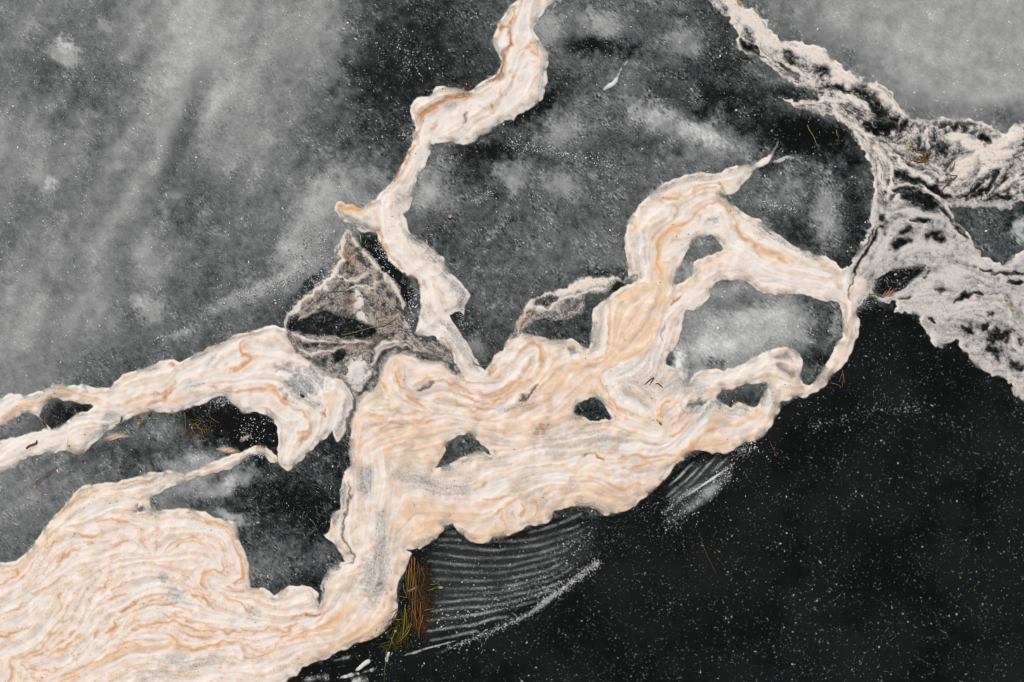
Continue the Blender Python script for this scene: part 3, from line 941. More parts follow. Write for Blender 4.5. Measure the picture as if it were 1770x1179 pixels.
# ---------------------------------------------------------------- ice tone
tb_ = np.array([[float(v) for v in r.split()] for r in TONE.strip().splitlines()], np.float32)
fy = np.clip((GY - 50) / 100 + .12 * N60 + .06 * N25, 0, tb_.shape[0] - 1.001); fx = np.clip((GX - 50) / 100 + .12 * M60 + .06 * M30, 0, tb_.shape[1] - 1.001)
iy = fy.astype(int); ix = fx.astype(int); ty = fy - iy; tx = fx - ix; ty = ty * ty * (3 - 2 * ty); tx = tx * tx * (3 - 2 * tx)
ICE = (tb_[iy, ix] * (1 - tx) + tb_[iy, ix + 1] * tx) * (1 - ty) + (tb_[iy + 1, ix] * (1 - tx) + tb_[iy + 1, ix + 1] * tx) * ty
CXW = GX + 2.4 * N25 + 1.6 * N12 + .6 * N6; CYW = GY + 2.4 * M30 + 1.6 * M14 + .6 * M6
for line in CLOUDS.strip().splitlines():
    x, y, rx, ry, ang, dv, so = map(float, line.split())
    R = 2.2 * max(rx, ry); w = window(x - R, x + R, y - R, y + R)
    if w is None: continue
    r = ell(x, y, rx, ry, ang, CXW[w], CYW[w])
    m = np.exp(-(r ** 2)) if so >= .9 else sstep(1.15 + so, .85 - so, r + (.16 * N12[w] + .08 * N6[w]) * min(1, 1.3 - so))
    ICE[w] += dv * (m + 4 * m * (1 - np.minimum(m, 1)) * (.20 * N3[w] + .17 * N6[w] + .06 * N12[w]) * (1.15 - .75 * min(so, 1)))
inN = sstep(0, 10, SD['N']) * (1 - sstep(0, 10, SD['LM'])); inG = sstep(-2, 8, SD['G'])
ICE = ICE + (np.minimum(ICE, .10) - ICE) * np.clip(inN + .9 * inG, 0, 1)
def drift(seed, long, short, ang):
    """noise drawn out in one direction"""
    c, q = math.cos(math.radians(ang)), math.sin(math.radians(ang))
    u, v = (_FX * c + _FY * q) / STEP, (-_FX * q + _FY * c) / STEP
    w = np.random.default_rng(seed).standard_normal((NY, NX)).astype(np.float32)
    r = np.fft.irfft2(np.fft.rfft2(w) * np.exp(-(u * long * .62) ** 2 - (v * short * .62) ** 2) * (1 - np.exp(-_F2 * 300 ** 2)), s=(NY, NX)).astype(np.float32)
    return r / r.std()
DA, DB = drift(91, 260, 75, 116), drift(92, 120, 30, 112)
mott = sstep(-.3, 1.3, N60 + .5 * M30)                      # how granular the ice is here
leftice = sstep(700, 480, GX) * sstep(700, 560, GY)
darkish = sstep(.64, .30, ICE) * (1 - .35 * leftice)
ICE += leftice * (.026 * DA + .016 * N60) + (1 - leftice) * (.018 * N60 + .003 * DB)
ICE += (.010 + .014 * darkish) * N25 + (.007 + .016 * darkish) * M14 + (.005 + .034 * darkish * (.12 + mott ** 1.5)) * N6 + (.010 + .046 * darkish * (.2 + mott ** 1.5)) * N3
crust = sstep(.9, 2.2, N6 + .6 * N25 + .3 * N3) * (.3 + mott)
ICE += .07 * crust * darkish
ICE += .08 * sstep(.8, 1.9, N12 + .6 * N6 + .3 * N3) * sstep(.5, .2, ICE)
ICE = np.clip(ICE, .05, .95)
# open black water, lower right
SHORE = P("1482,534 1520,524 1544,536 1590,554 1618,600 1652,588 1696,638 1744,658 1770,692 1990,780 1990,1360 420,1360 500,1176 686,1036 704,950 782,906 846,938 956,894 1056,890 1150,830 1208,778 1304,763 1350,700 1442,646 1478,592")
OPEN = signed(SHORE, GX, GY)
# ---------------------------------------------------------------- materials
def new_mat(name):
    m = bpy.data.materials.new(name); m.use_nodes = True
    t = m.node_tree; t.nodes.clear()
    o = t.nodes.new('ShaderNodeOutputMaterial'); b = t.nodes.new('ShaderNodeBsdfPrincipled')
    t.links.new(b.outputs[0], o.inputs['Surface'])
    return m, t, b

class G:
    """small helper for wiring shader nodes"""
    def __init__(s, t): s.t = t
    def link(s, v, sock):
        if isinstance(v, bpy.types.NodeSocket): s.t.links.new(v, sock)
        else: sock.default_value = v
    def attr(s, name, which='Fac'):
        n = s.t.nodes.new('ShaderNodeAttribute'); n.attribute_name = name; return n.outputs[which]
    def math(s, op, a, b=0.0, c=None, clamp=False):
        n = s.t.nodes.new('ShaderNodeMath'); n.operation = op; n.use_clamp = clamp
        s.link(a, n.inputs[0]); s.link(b, n.inputs[1])
        if c is not None: s.link(c, n.inputs[2])
        return n.outputs[0]
    def mix(s, a, b, f):
        n = s.t.nodes.new('ShaderNodeMix'); n.data_type = 'RGBA'; n.clamp_factor = True
        s.link(f, n.inputs[0])
        for v, sock in ((a, n.inputs[6]), (b, n.inputs[7])):
            if isinstance(v, tuple): v = (*v, 1.0)
            s.link(v, sock)
        return n.outputs[2]
    def noise(s, scale, detail=3.0, rough=.55, dist=0.0):
        tc = s.t.nodes.new('ShaderNodeTexCoord'); n = s.t.nodes.new('ShaderNodeTexNoise')
        n.inputs['Scale'].default_value = scale; n.inputs['Detail'].default_value = detail
        n.inputs['Roughness'].default_value = rough; n.inputs['Distortion'].default_value = dist
        s.t.links.new(tc.outputs['Object'], n.inputs['Vector']); return n.outputs['Fac']
    def map(s, v, a, b, c=0.0, d=1.0):
        n = s.t.nodes.new('ShaderNodeMapRange'); n.interpolation_type = 'SMOOTHSTEP'
        s.link(v, n.inputs[0])
        for k, q in enumerate((a, b, c, d)): n.inputs[1 + k].default_value = q
        return n.outputs[0]
    def sep(s, v):
        n = s.t.nodes.new('ShaderNodeSeparateColor'); s.t.links.new(v, n.inputs[0]); return n.outputs
    def bump(s, h, strength, dist, b):
        n = s.t.nodes.new('ShaderNodeBump'); n.inputs['Strength'].default_value = strength; n.inputs['Distance'].default_value = dist
        s.t.links.new(h, n.inputs['Height']); s.t.links.new(n.outputs[0], b.inputs['Normal'])

def foam_material():
    m, t, b = new_mat('lake_foam'); g = G(t)
    r = g.sep(g.attr('tint', 'Color')); tan, vein, brown = r[0], r[1], r[2]
    wash = g.attr('wash'); cover = g.attr('cover')
    fine = g.noise(95, 4, .6); grain = g.noise(260, 2, .6)
    tan = g.math('ADD', tan, g.math('MULTIPLY', g.math('SUBTRACT', fine, .5), .30))
    c = g.mix((.82, .742, .685), (.79, .570, .390), tan)
    c = g.mix(c, (.575, .56, .55), wash)
    c = g.mix(c, (.65, .345, .155), g.math('MULTIPLY', vein, .80))
    c = g.mix(c, (.47, .245, .125), g.math('MULTIPLY', brown, .95))
    bub = g.map(g.noise(330, 2, .7), .3, .62, .86, 1.0)
    mv = t.nodes.new('ShaderNodeVectorMath'); mv.operation = 'SCALE'; t.links.new(c, mv.inputs[0]); t.links.new(bub, mv.inputs['Scale'])
    t.links.new(mv.outputs[0], b.inputs['Base Color'])
    # thin film: pin holes between bubbles let the dark water through
    lo = g.math('MULTIPLY', g.math('SUBTRACT', 1.0, cover), 1.0)
    a = g.math('ADD', cover, g.math('MULTIPLY', g.math('SUBTRACT', grain, .5), g.math('MULTIPLY', g.math('MULTIPLY', lo, cover), 1.4)), clamp=True)
    t.links.new(a, b.inputs['Alpha'])
    b.inputs['Roughness'].default_value = .85; b.inputs['Specular IOR Level'].default_value = .15
    g.bump(g.noise(60, 5, .6), .25, .004, b)
    return m

def ice_material():
    m, t, b = new_mat('cloudy_ice'); g = G(t)
    tone = g.attr('tone')
    soft = g.noise(14, 4, .6); gran = g.noise(75, 3, .65); fine = g.noise(190, 2, .6)
    amp = g.math('MULTIPLY', g.map(g.noise(2.3, 2, .5), .35, .65, .35, 1.2), g.map(tone, .22, .56, 1.15, .30))
    v = g.math('ADD', tone, g.math('MULTIPLY', g.math('SUBTRACT', soft, .5), .07))
    v = g.math('ADD', v, g.math('MULTIPLY', g.math('MULTIPLY', g.math('SUBTRACT', gran, .5), .36), amp))
    v = g.math('ADD', v, g.math('MULTIPLY', g.math('SUBTRACT', fine, .5), g.map(tone, .2, .56, .30, .12)))
    v = g.math('MAXIMUM', v, .045)
    alb = g.math('MULTIPLY', g.math('POWER', v, 2.2), .92)
    n = t.nodes.new('ShaderNodeCombineColor')
    t.links.new(g.math('MULTIPLY', alb, g.map(v, .1, .6, .84, .985)), n.inputs[0]); t.links.new(alb, n.inputs[1]); t.links.new(g.math('MULTIPLY', alb, 1.0), n.inputs[2])
    t.links.new(n.outputs[0], b.inputs['Base Color'])
    b.inputs['Roughness'].default_value = .45; b.inputs['Specular IOR Level'].default_value = .10
    g.bump(gran, .12, .004, b)
    return m

def water_material():
    m, t, b = new_mat('black_ice_water'); g = G(t)
    n1 = g.noise(1.6, 4, .6); n2 = g.noise(60, 3, .6)
    v = g.math('ADD', .0042, g.math('MULTIPLY', g.map(n1, .35, .7), .006))
    v = g.math('ADD', v, g.math('MULTIPLY', g.map(n2, .5, .8), .006))
    n = t.nodes.new('ShaderNodeCombineColor')
    t.links.new(g.math('MULTIPLY', v, .85), n.inputs[0]); t.links.new(g.math('MULTIPLY', v, 1.05), n.inputs[1]); t.links.new(v, n.inputs[2])
    t.links.new(n.outputs[0], b.inputs['Base Color'])
    b.inputs['Roughness'].default_value = .35; b.inputs['Specular IOR Level'].default_value = .07
    g.bump(g.noise(9, 3, .5), .10, .01, b)
    return m

def frost_material(name, colr, scale=160.0, holes=1.6, base=.62):
    m, t, b = new_mat(name); g = G(t)
    cover = g.attr('cover'); n1 = g.noise(scale, 3, .7); n2 = g.noise(scale * .3, 3, .6)
    nn = g.math('ADD', g.math('MULTIPLY', n1, .5), g.math('MULTIPLY', n2, .5))
    k = g.math('MULTIPLY', g.math('SUBTRACT', g.math('MULTIPLY_ADD', cover, .55, .28), nn), 4.0 * holes)
    a = g.math('MULTIPLY', cover, g.math('ADD', base, k, clamp=True), clamp=True)
    t.links.new(a, b.inputs['Alpha']); b.inputs['Base Color'].default_value = (*colr, 1)
    b.inputs['Roughness'].default_value = .7; b.inputs['Specular IOR Level'].default_value = .15
    return m

def speck_material():
    m, t, b = new_mat('snow_crumbs'); g = G(t)
    v = g.attr('tone'); n = t.nodes.new('ShaderNodeCombineColor')
    for i in range(3): t.links.new(v, n.inputs[i])
    t.links.new(n.outputs[0], b.inputs['Base Color']); b.inputs['Roughness'].default_value = .8; b.inputs['Specular IOR Level'].default_value = .1
    return m

def plant_material(name, a, b_, scale=40):
    m, t, b = new_mat(name); g = G(t)
    t.links.new(g.mix(a, b_, g.map(g.noise(scale, 3, .6), .35, .65)), b.inputs['Base Color'])
    b.inputs['Roughness'].default_value = .6; b.inputs['Specular IOR Level'].default_value = .25
    return m

M_FOAM = foam_material(); M_ICE = ice_material(); M_WATER = water_material()
M_FROST = frost_material('frost_film', (.44, .46, .46), 150, .75, .70); M_RIPPLE = frost_material('rippled_ice', (.085, .10, .10), 120, .4, .8)
M_WHITE = frost_material('wet_white_foam', (.66, .645, .63), 120, 1.15, .55)
M_GRAIN = frost_material('granular_white_foam', (.64, .63, .62), 75, 2.4, .40)
M_SOFT = frost_material('soft_white_foam', (.64, .63, .62), 100, 1.0, .45)
M_SPECK = speck_material()
M_STRAW = plant_material('straw', (.19, .08, .02), (.25, .14, .03)); M_GREEN = plant_material('green_grass', (.11, .11, .015), (.20, .17, .025))
M_DRY = plant_material('dry_brown_stalk', (.13, .055, .025), (.20, .095, .04)); M_DARK = plant_material('dark_bark', (.035, .022, .016), (.09, .05, .035))
M_RED = plant_material('red_bark', (.20, .075, .04), (.12, .05, .035)); M_LEAFO = plant_material('orange_leaf', (.62, .25, .06), (.48, .20, .05))
M_LEAFY = plant_material('yellow_leaf', (.52, .40, .06), (.40, .36, .08)); M_LEAFG = plant_material('lime_leaf', (.30, .36, .06), (.38, .42, .10))
M_LEAFR = plant_material('red_leaf', (.55, .10, .05), (.42, .14, .08)); M_PINK = plant_material('pink_leaf', (.50, .28, .24), (.42, .26, .22))

# ---------------------------------------------------------------- mesh builders
def wx(x): return (np.asarray(x, np.float32) - CXP) * SC
def wy(y): return -(np.asarray(y, np.float32) - CYP) * SC

def tag(o, label=None, cat=None, group=None, kind=None):
    if label: o['label'] = label
    if cat: o['category'] = cat
    if group: o['group'] = group
    if kind: o['kind'] = kind
    return o

def empty(name, x, y, z=0.0):
    o = bpy.data.objects.new(name, None); o.empty_display_size = .05
    o.location = (float(wx(x)), float(wy(y)), z); col.objects.link(o); return o

def mesh_obj(name, co, faces, mat, attrs=None, parent=None, smooth=True):
    """co (n,3) metres; faces (m,4) or (m,3) int array; attrs name -> (n,) or (n,4)"""
    me = bpy.data.meshes.new(name)
    co = np.ascontiguousarray(co, np.float32); faces = np.ascontiguousarray(faces, np.int32)
    k = faces.shape[1]
    me.vertices.add(len(co)); me.vertices.foreach_set('co', co.ravel())
    me.loops.add(faces.size); me.loops.foreach_set('vertex_index', faces.ravel())
    me.polygons.add(len(faces)); me.polygons.foreach_set('loop_start', np.arange(0, faces.size, k, dtype=np.int32))
    me.polygons.foreach_set('use_smooth', np.full(len(faces), smooth))
    me.update(calc_edges=True)
    for n, a in (attrs or {}).items():
        a = np.asarray(a, np.float32)
        if a.ndim == 1:
            at = me.attributes.new(n, 'FLOAT', 'POINT'); at.data.foreach_set('value', np.ascontiguousarray(a))
        else:
            at = me.attributes.new(n, 'FLOAT_COLOR', 'POINT'); at.data.foreach_set('color', np.ascontiguousarray(a).ravel())
    me.materials.append(mat)
    o = bpy.data.objects.new(name, me); col.objects.link(o)
    if parent is not None:
        o.parent = parent; o.matrix_parent_inverse = parent.matrix_basis.inverted()
    return o

def sheet(name, cells, Z, fields, mat, stride=1, skirt=None, parent=None):
    """a height field over the chosen grid cells; skirt = depth of side walls"""
    J, I = np.nonzero(cells)
    gy = np.arange(0, NY, stride); gx = np.arange(0, NX, stride); nxs = len(gx)
    q = np.stack([J * nxs + I, (J + 1) * nxs + I, (J + 1) * nxs + I + 1, J * nxs + I + 1], 1)
    used, inv = np.unique(q.ravel(), return_inverse=True)
    faces = inv.reshape(-1, 4)
    vj, vi = used // nxs, used % nxs; rj, ri = gy[vj], gx[vi]
    co = np.stack([wx(GX[rj, ri]), wy(GY[rj, ri]), Z[rj, ri] if not np.isscalar(Z) else np.full(len(rj), Z, np.float32)], 1)
    at = {}
    for n, f in fields.items():
        at[n] = f[rj, ri] if not isinstance(f, (list, tuple)) else np.stack([c[rj, ri] for c in f], 1)
    if skirt:
        pad = np.pad(cells, 1); e = []
        for dj, di, a, b in ((-1, 0, 3, 0), (1, 0, 1, 2), (0, -1, 0, 1), (0, 1, 2, 3)):
            k = ~pad[1 + J + dj, 1 + I + di]; e.append(faces[k][:, [a, b]])
        e = np.concatenate(e); ring, ei = np.unique(e.ravel(), return_inverse=True); ei = ei.reshape(-1, 2) + len(co)
        low = co[ring].copy(); low[:, 2] -= skirt
        faces = np.concatenate([faces, np.stack([e[:, 0], ei[:, 0], ei[:, 1], e[:, 1]], 1)]); co = np.concatenate([co, low])
        at = {n: np.concatenate([a, a[ring]]) for n, a in at.items()}
    return mesh_obj(name, co, faces, mat, at, parent)

def strip(name, pts, width, mat, cover=.8, height=.003, z=.001, parent=None, seed=0, taper=.18, rough=.25, cross=7):
    """a low soft-edged ridge along a course"""
    rg = np.random.default_rng(seed)
    p = np.array(smooth_line(pts, 6), float)
    d = np.r_[0, np.cumsum(np.hypot(*np.diff(p, axis=0).T))]; n = max(4, int(d[-1] / 3)); u = np.linspace(0, d[-1], n)
    x = np.interp(u, d, p[:, 0]); y = np.interp(u, d, p[:, 1])
    tx, ty = np.gradient(x), np.gradient(y); L = np.hypot(tx, ty) + 1e-6; nx_, ny_ = -ty / L, tx / L
    s = np.linspace(0, 1, n); env = np.clip(np.minimum(s, 1 - s) / taper, 0, 1) ** .6
    k = np.convolve(rg.standard_normal(n + 8), np.ones(9) / 3, 'valid'); wob = np.convolve(rg.standard_normal(n + 8), np.ones(9) / 3, 'valid')
    w = width * (.45 + .55 * env) * (1 + rough * .5 * k)
    c = np.linspace(-1, 1, cross)
    X = x[:, None] + nx_[:, None] * (w[:, None] * c + rough * wob[:, None] * .8); Y = y[:, None] + ny_[:, None] * (w[:, None] * c + rough * wob[:, None] * .8)
    prof = np.cos(c * math.pi / 2) ** 1.3
    Z = z + height * prof[None] * env[:, None] * np.clip(1 + .3 * k[:, None], .3, 2)
    cov = cover * prof[None] * env[:, None] * np.clip(1 + rough * wob[:, None], .2, 1.6)
    co = np.stack([wx(X.ravel()), wy(Y.ravel()), Z.ravel()], 1)
    a = (np.arange(n - 1)[:, None] * cross + np.arange(cross - 1)).ravel()
    return mesh_obj(name, co, np.stack([a, a + 1, a + cross + 1, a + cross], 1), mat, {'cover': cov.ravel(), 'tone': np.full(n * cross, .5)}, parent)

def tube_geo(pts, rad, sides=5, seg=3, lift=None, flat=1.0):
    """pts in plan units (x,y,z metres); rad in plan units at each point"""
    p = np.array([(q[0], q[1]) for q in pts], float); zz = np.array([q[2] for q in pts]); rad = np.array(rad, float)
    n = len(p) * seg; u = np.linspace(0, len(p) - 1, n); i = np.arange(len(p))
    sm = np.array(smooth_line([tuple(q) for q in p], 8)); su = np.linspace(0, len(p) - 1, len(sm))
    x = np.interp(u, su, sm[:, 0]); y = np.interp(u, su, sm[:, 1]); z = np.interp(u, i, zz); r = np.interp(u, i, rad)
    tx, ty = np.gradient(x), np.gradient(y); L = np.hypot(tx, ty) + 1e-6; nx_, ny_ = -ty / L, tx / L
    a = np.arange(sides) * 2 * math.pi / sides
    X = x[:, None] + nx_[:, None] * r[:, None] * np.cos(a); Y = y[:, None] + ny_[:, None] * r[:, None] * np.cos(a)
    Z = z[:, None] + r[:, None] * SC * np.sin(a) * flat
    co = np.stack([wx(X.ravel()), wy(Y.ravel()), Z.ravel()], 1)
    k = np.arange(n - 1)[:, None] * sides; b = np.arange(sides); b2 = (b + 1) % sides
    f = np.stack([(k + b).ravel(), (k + b2).ravel(), (k + sides + b2).ravel(), (k + sides + b).ravel()], 1)
    return co, f

def tube(name, pts, rad, mat, parent=None, sides=5, seg=3, flat=1.0):
    co, f = tube_geo(pts, rad, sides, seg, flat=flat); return mesh_obj(name, co, f, mat, None, parent)

def dome(name, pts, mat, h=.006, z=.001, parent=None, attrs=None, rings=5, seed=0):
    """a low rounded cake with the given outline"""
    p = np.array(smooth_line(P(pts) + [P(pts)[0]], 5)[:-1], float); c = p.mean(0); n = len(p)
    co = []; ed = []
    for k in range(rings):
        s = 1 - k / rings; q = c + (p - c) * s
        co.append(np.stack([wx(q[:, 0]), wy(q[:, 1]), np.full(n, z + h * (1 - s ** 3))], 1)); ed.append(np.full(n, k / rings))
    co = np.concatenate(co + [np.array([[float(wx(c[0])), float(wy(c[1])), z + h]])]); ed = np.concatenate(ed + [np.array([1.0])])
    f = []
    for k in range(rings - 1):
        for i in range(n):
            j = (i + 1) % n; f.append((k * n + i, k * n + j, (k + 1) * n + j, (k + 1) * n + i))
    f = np.array(f); b = (rings - 1) * n
    tip = np.array([(b + i, b + (i + 1) % n, rings * n, rings * n) for i in range(n)])
    at = attrs(co, ed) if attrs else None
    me = mesh_obj(name, co, f, mat, at, parent)
    # close the top with triangles
    bm_f = [tuple(map(int, t[:3])) for t in tip]
    import bmesh
    bm = bmesh.new(); bm.from_mesh(me.data); bm.verts.ensure_lookup_table()
    for t in bm_f:
        fc = bm.faces.new([bm.verts[i] for i in t]); fc.smooth = True
    bm.normal_update(); bm.to_mesh(me.data); bm.free()
    return me

def leaf(name, x, y, L, W, ang, mat, parent=None, z=.006, curl=.004):
    """a small pointed leaf blade with a raised midrib, lying on the surface"""
    n = 7; co = []; c, s = math.cos(math.radians(ang)), math.sin(math.radians(ang))
    for i in range(n):
        t = i / (n - 1); w = W * .5 * max(.06, math.sin(math.pi * t ** .8)) ; u = (t - .5) * L
        for k, v in ((-1, -w), (0, 0.0), (1, w)):
            co.append((float(wx(x + u * c - v * s)), float(wy(y + u * s + v * c)), z + curl * (2 * t - 1) ** 2 - .0012 * abs(k) + (.002 if k == -1 else 0)))
    a = (np.arange(n - 1)[:, None] * 3 + np.arange(2)).ravel()
    return mesh_obj(name, np.array(co), np.stack([a, a + 1, a + 4, a + 3], 1), mat, None, parent)

# ---------------------------------------------------------------- the lake
def plane(name, x0, x1, y0, y1, z, mat, n=2, attrs=None):
    xs = np.linspace(x0, x1, n); ys = np.linspace(y0, y1, n); X, Y = np.meshgrid(xs, ys)
    co = np.stack([X.ravel(), Y.ravel(), np.full(X.size, z)], 1); a = (np.arange(n - 1)[:, None] * n + np.arange(n - 1)).ravel()
    at = {k: f(X.ravel(), Y.ravel()) for k, f in (attrs or {}).items()}
    return mesh_obj(name, co, np.stack([a, a + 1, a + n + 1, a + n], 1), mat, at)
tag(plane('lake_water', -400, 400, -400, 400, -.004, M_WATER), kind='structure')
XA, XB, YA, YB = float(wx(X0)), float(wx(X0 + STEP * (NX - 1))), float(wy(Y0 + STEP * (NY - 1))), float(wy(Y0))
ICE_SOFT = blur(ICE, 40)
def tone(X, Y):
    """far ice carries on from the tone at the near plates' border"""
    gx, gy = (X / SC + CXP - X0) / STEP, (-Y / SC + CYP - Y0) / STEP
    cx_, cy_ = np.clip(gx, 0, NX - 1), np.clip(gy, 0, NY - 1)
    k = np.exp(-np.hypot(gx - cx_, gy - cy_) * STEP * SC / 5.0)
    far = .46 + .09 * np.sin(X * .9 + 1.3 * np.sin(Y * .7)) * np.sin(Y * 1.1 + X * .3)
    return ICE_SOFT[cy_.astype(int), cx_.astype(int)] * k + far * (1 - k)
for args in ((-60, XA, -60, 60), (XA, XB, YB, 60), (XB, 60, .8, 60)):
    tag(plane('lake_ice', *args, -.0012, M_ICE, 260, {'tone': tone}), kind='structure')

# ---------------------------------------------------------------- plates of ice between the foam
ST = 2
def flood(free, seeds):
    lab = np.zeros(free.shape, np.int16)
    for i, (x, y) in enumerate(seeds):
        jj, ii = int((y - Y0) / STEP / 4), int((x - X0) / STEP / 4)
        if 0 <= jj < free.shape[0] and 0 <= ii < free.shape[1]: lab[jj - 1:jj + 2, ii - 1:ii + 2] = i + 1
    def grow(lab, mask):
        l = lab
        for ax, sh in ((0, 1), (0, -1), (1, 1), (1, -1)):
            r = np.roll(l, sh, ax); l = np.where((l == 0) & mask, r, l)
        return l
    while True:
        n = grow(lab, free)
        if (n == lab).all(): break
        lab = n
    for _ in range(400):
        if (lab > 0).all(): break
        lab = grow(lab, np.ones_like(free))
    return lab
PLATES = [
 ((200, 300), 'wide grey ice sheet with soft white streaks at upper left'),
 ((900, 420), 'speckled grey ice sheet enclosed between the two upper foam bands'),
 ((1600, 80), 'smooth pale grey ice sheet at upper right corner'),
 ((1290, 580), 'frosty pale ice floe ringed by cream foam right of centre'),
 ((150, 830), 'grey ice patch between the left foam band and the big veined foam field'),
 ((505, 960), 'dark ice pane with frost blooms beside the notch in the veined foam'),
 ((28, 738), 'small grey ice pocket cut by the left edge inside the left foam band'),
 ((112, 716), 'small black ice gap inside the left foam band'),
 ((1290, 685), 'dark wedge of ice below the frosty ringed floe'),
 ((1220, 428), 'grey ice pocket under the peak of the foam arch'),
 ((1028, 710), 'small dark ice window shaped like a fan in the central foam'),
 ((800, 778), 'brownish ice window shaped like a fin in the central foam'),
 ((980, 570), 'dark ice pocket behind the thin lacy strand left of the arch'),
 ((1720, 405), 'dark speckled ice pocket notched into the lacy foam at the right edge'),
 ((568, 560), 'black water-clear ice pool under the tangled brown foam triangle'),
 ((680, 480), 'black ice channel between the tangled triangle and the upper foam band'),
]
free = (UN < -1)[::4, ::4] & (OPEN < -4)[::4, ::4]
for (ax_, ay_), (bx_, by_) in (((596, 394), (660, 404)), ((690, 590), (726, 560))):       # cracks that close off the black channel
    free &= seg_dist(GX[::4, ::4], GY[::4, ::4], (ax_, ay_), (bx_, by_))[0] > 8
lab4 = flood(free, [p[0] for p in PLATES])
cj = np.minimum(np.arange(0, NY, ST) // 4, lab4.shape[0] - 1); ci = np.minimum(np.arange(0, NX, ST) // 4, lab4.shape[1] - 1)
LAB = lab4[cj][:, ci]
need = ((OPEN < 3) & ((UN < 16) | (COVER < .97)))[::ST, ::ST]
cell_need = need[:-1, :-1] | need[1:, :-1] | need[:-1, 1:] | need[1:, 1:]
LABC = LAB[:-1, :-1]
ICEZ = (0.0006 * N60 + .0003 * N25 - .0012).astype(np.float32)
def pieces(mask):
    """4-connected pieces of a cell mask, by runs"""
    par = []
    def find(a):
        while par[a] != a: par[a] = par[par[a]]; a = par[a]
        return a
    ids = np.full(mask.shape, -1, np.int32); prev = []
    for j in range(mask.shape[0]):
        e = np.flatnonzero(np.diff(np.r_[0, mask[j].astype(np.int8), 0])); cur = []
        for a, z in zip(e[::2], e[1::2]):
            k = len(par); par.append(k); cur.append((a, z, k)); ids[j, a:z] = k
            for pa, pz, pk in prev:
                if pa < z and a < pz: par[find(pk)] = find(k)
        prev = cur
    root = np.array([find(k) for k in range(len(par))]); ids[mask] = root[ids[mask]]
    return ids
for i, (xy, lb_) in enumerate(PLATES):
    m = cell_need & (LABC == i + 1)
    if m.sum() < 20: continue
    ids = pieces(m); r, c = np.unique(ids[m], return_counts=True)
    m = ids == r[c.argmax()]
    tag(sheet('ice_sheet', m, ICEZ, {'tone': ICE}, M_ICE, ST, skirt=.02), lb_, 'ice sheet')

# ---------------------------------------------------------------- foam, one body at a time
reg = np.full((NY, NX), -1, np.int8)
LMi, Ti, Wi, Gi, Si, Ni = (NAMES.index(k) for k in ('LM', 'T', 'W', 'G', 'S', 'N'))
isLM = BODY == LMi
neck = (GX - 549) * (1115 - 1040) - (GY - 1040) * (618 - 549)        # < 0 : lower-left side of the neck
reg[isLM] = 0
reg[isLM & (neck < 0) & (GY > 780) & (GX < 640)] = 1
reg[isLM & (GX > 1000) & (GY < 606 + (GX - 1016) * .2) & ~((GX > 1400) & (GY > 525))] = 2
reg[BODY == Ti] = 3; reg[BODY == Wi] = 4; reg[BODY == Gi] = 5; reg[BODY == Si] = 6
isN = BODY == Ni
reg[isN] = 9
reg[isN & (GY < 345) & (GX > 1545)] = 8
reg[isN & (GX <= 1545) & (GY < 240)] = 7
clot = ell(618, 643, 21, 25, 20, GX, GY) < 1.0
reg[clot & ((BODY == Gi) | (BODY == Wi))] = 10
FOAMS = [
 ('foam_raft', 'broad tan and cream foam mass in the centre with two small ice windows'),
 ('foam_raft', 'large cream foam field with fine orange veins at lower left'),
 ('foam_raft', 'arched cream foam with an orange inner vein right of centre'),
 ('foam_band', 'narrow cream foam band with brown stain winding down from the top edge'),
 ('foam_band', 'cream foam band with orange streaks reaching in from the left edge'),
 ('foam_tangle', 'triangular tangle of thin brownish foam threads left of centre'),
 ('foam_strand', 'thin lacy foam strand curving left from the arch base'),
 ('foam_band', 'fuzzy off-white foam band sloping down from the top edge at right'),
 ('foam_lace', 'curly cream foam holding twigs and plant debris at the right edge'),
 ('foam_lace', 'wide grey streaky foam lace spreading from the stem to the right edge'),
 ('foam_clot', 'small round white foam clot beside the tangled threads'),
]
cm = np.maximum(np.maximum(COVER[:-1, :-1], COVER[1:, :-1]), np.maximum(COVER[:-1, 1:], COVER[1:, 1:])) > .045
for i, (nm, lb_) in enumerate(FOAMS):
    m = cm & (reg[:-1, :-1] == i)
    tag(sheet(nm, m, THICK, {'tint': (TANF, VEIN, BRN, WASH), 'wash': WASH, 'cover': COVER}, M_FOAM), lb_, 'foam')

def isle_attr(tan, vein, cov=.95):
    def f(co, ed):
        n = len(co); r = np.random.default_rng(n)
        cov_ = cov * (.75 + .25 * np.sin(co[:, 0] * 190) * np.sin(co[:, 1] * 230 + co[:, 0] * 90))
        return {'tint': np.stack([np.full(n, tan), vein * (.6 + .4 * r.random(n)), np.zeros(n), np.zeros(n)], 1), 'wash': .25 * (1 - np.clip(ed * 3, 0, 1)),
                'cover': cov_ * np.clip(.1 + ed * 1.5, 0, 1)}
    return f
tag(dome('foam_island', "176,759 184,754 196,749 208,748 218,751 230,754 222,757 208,758 196,762 182,763", M_FOAM, .006, .002, attrs=isle_attr(.9, .45)), 'slim orange foam island below the left foam band', 'foam')
tag(dome('foam_island', "371,776 382,772 396,772 408,776 416,781 406,785 392,784 380,781", M_FOAM, .006, .002, attrs=isle_attr(1.0, .4)), 'orange foam island beside the thin white strand', 'foam')
tag(dome('foam_island', "412,762 420,754 430,750 436,753 428,760 418,765", M_FOAM, .004, .002, attrs=isle_attr(.6, .2, .6)), 'faint pinkish foam scrap on the black pool', 'foam')

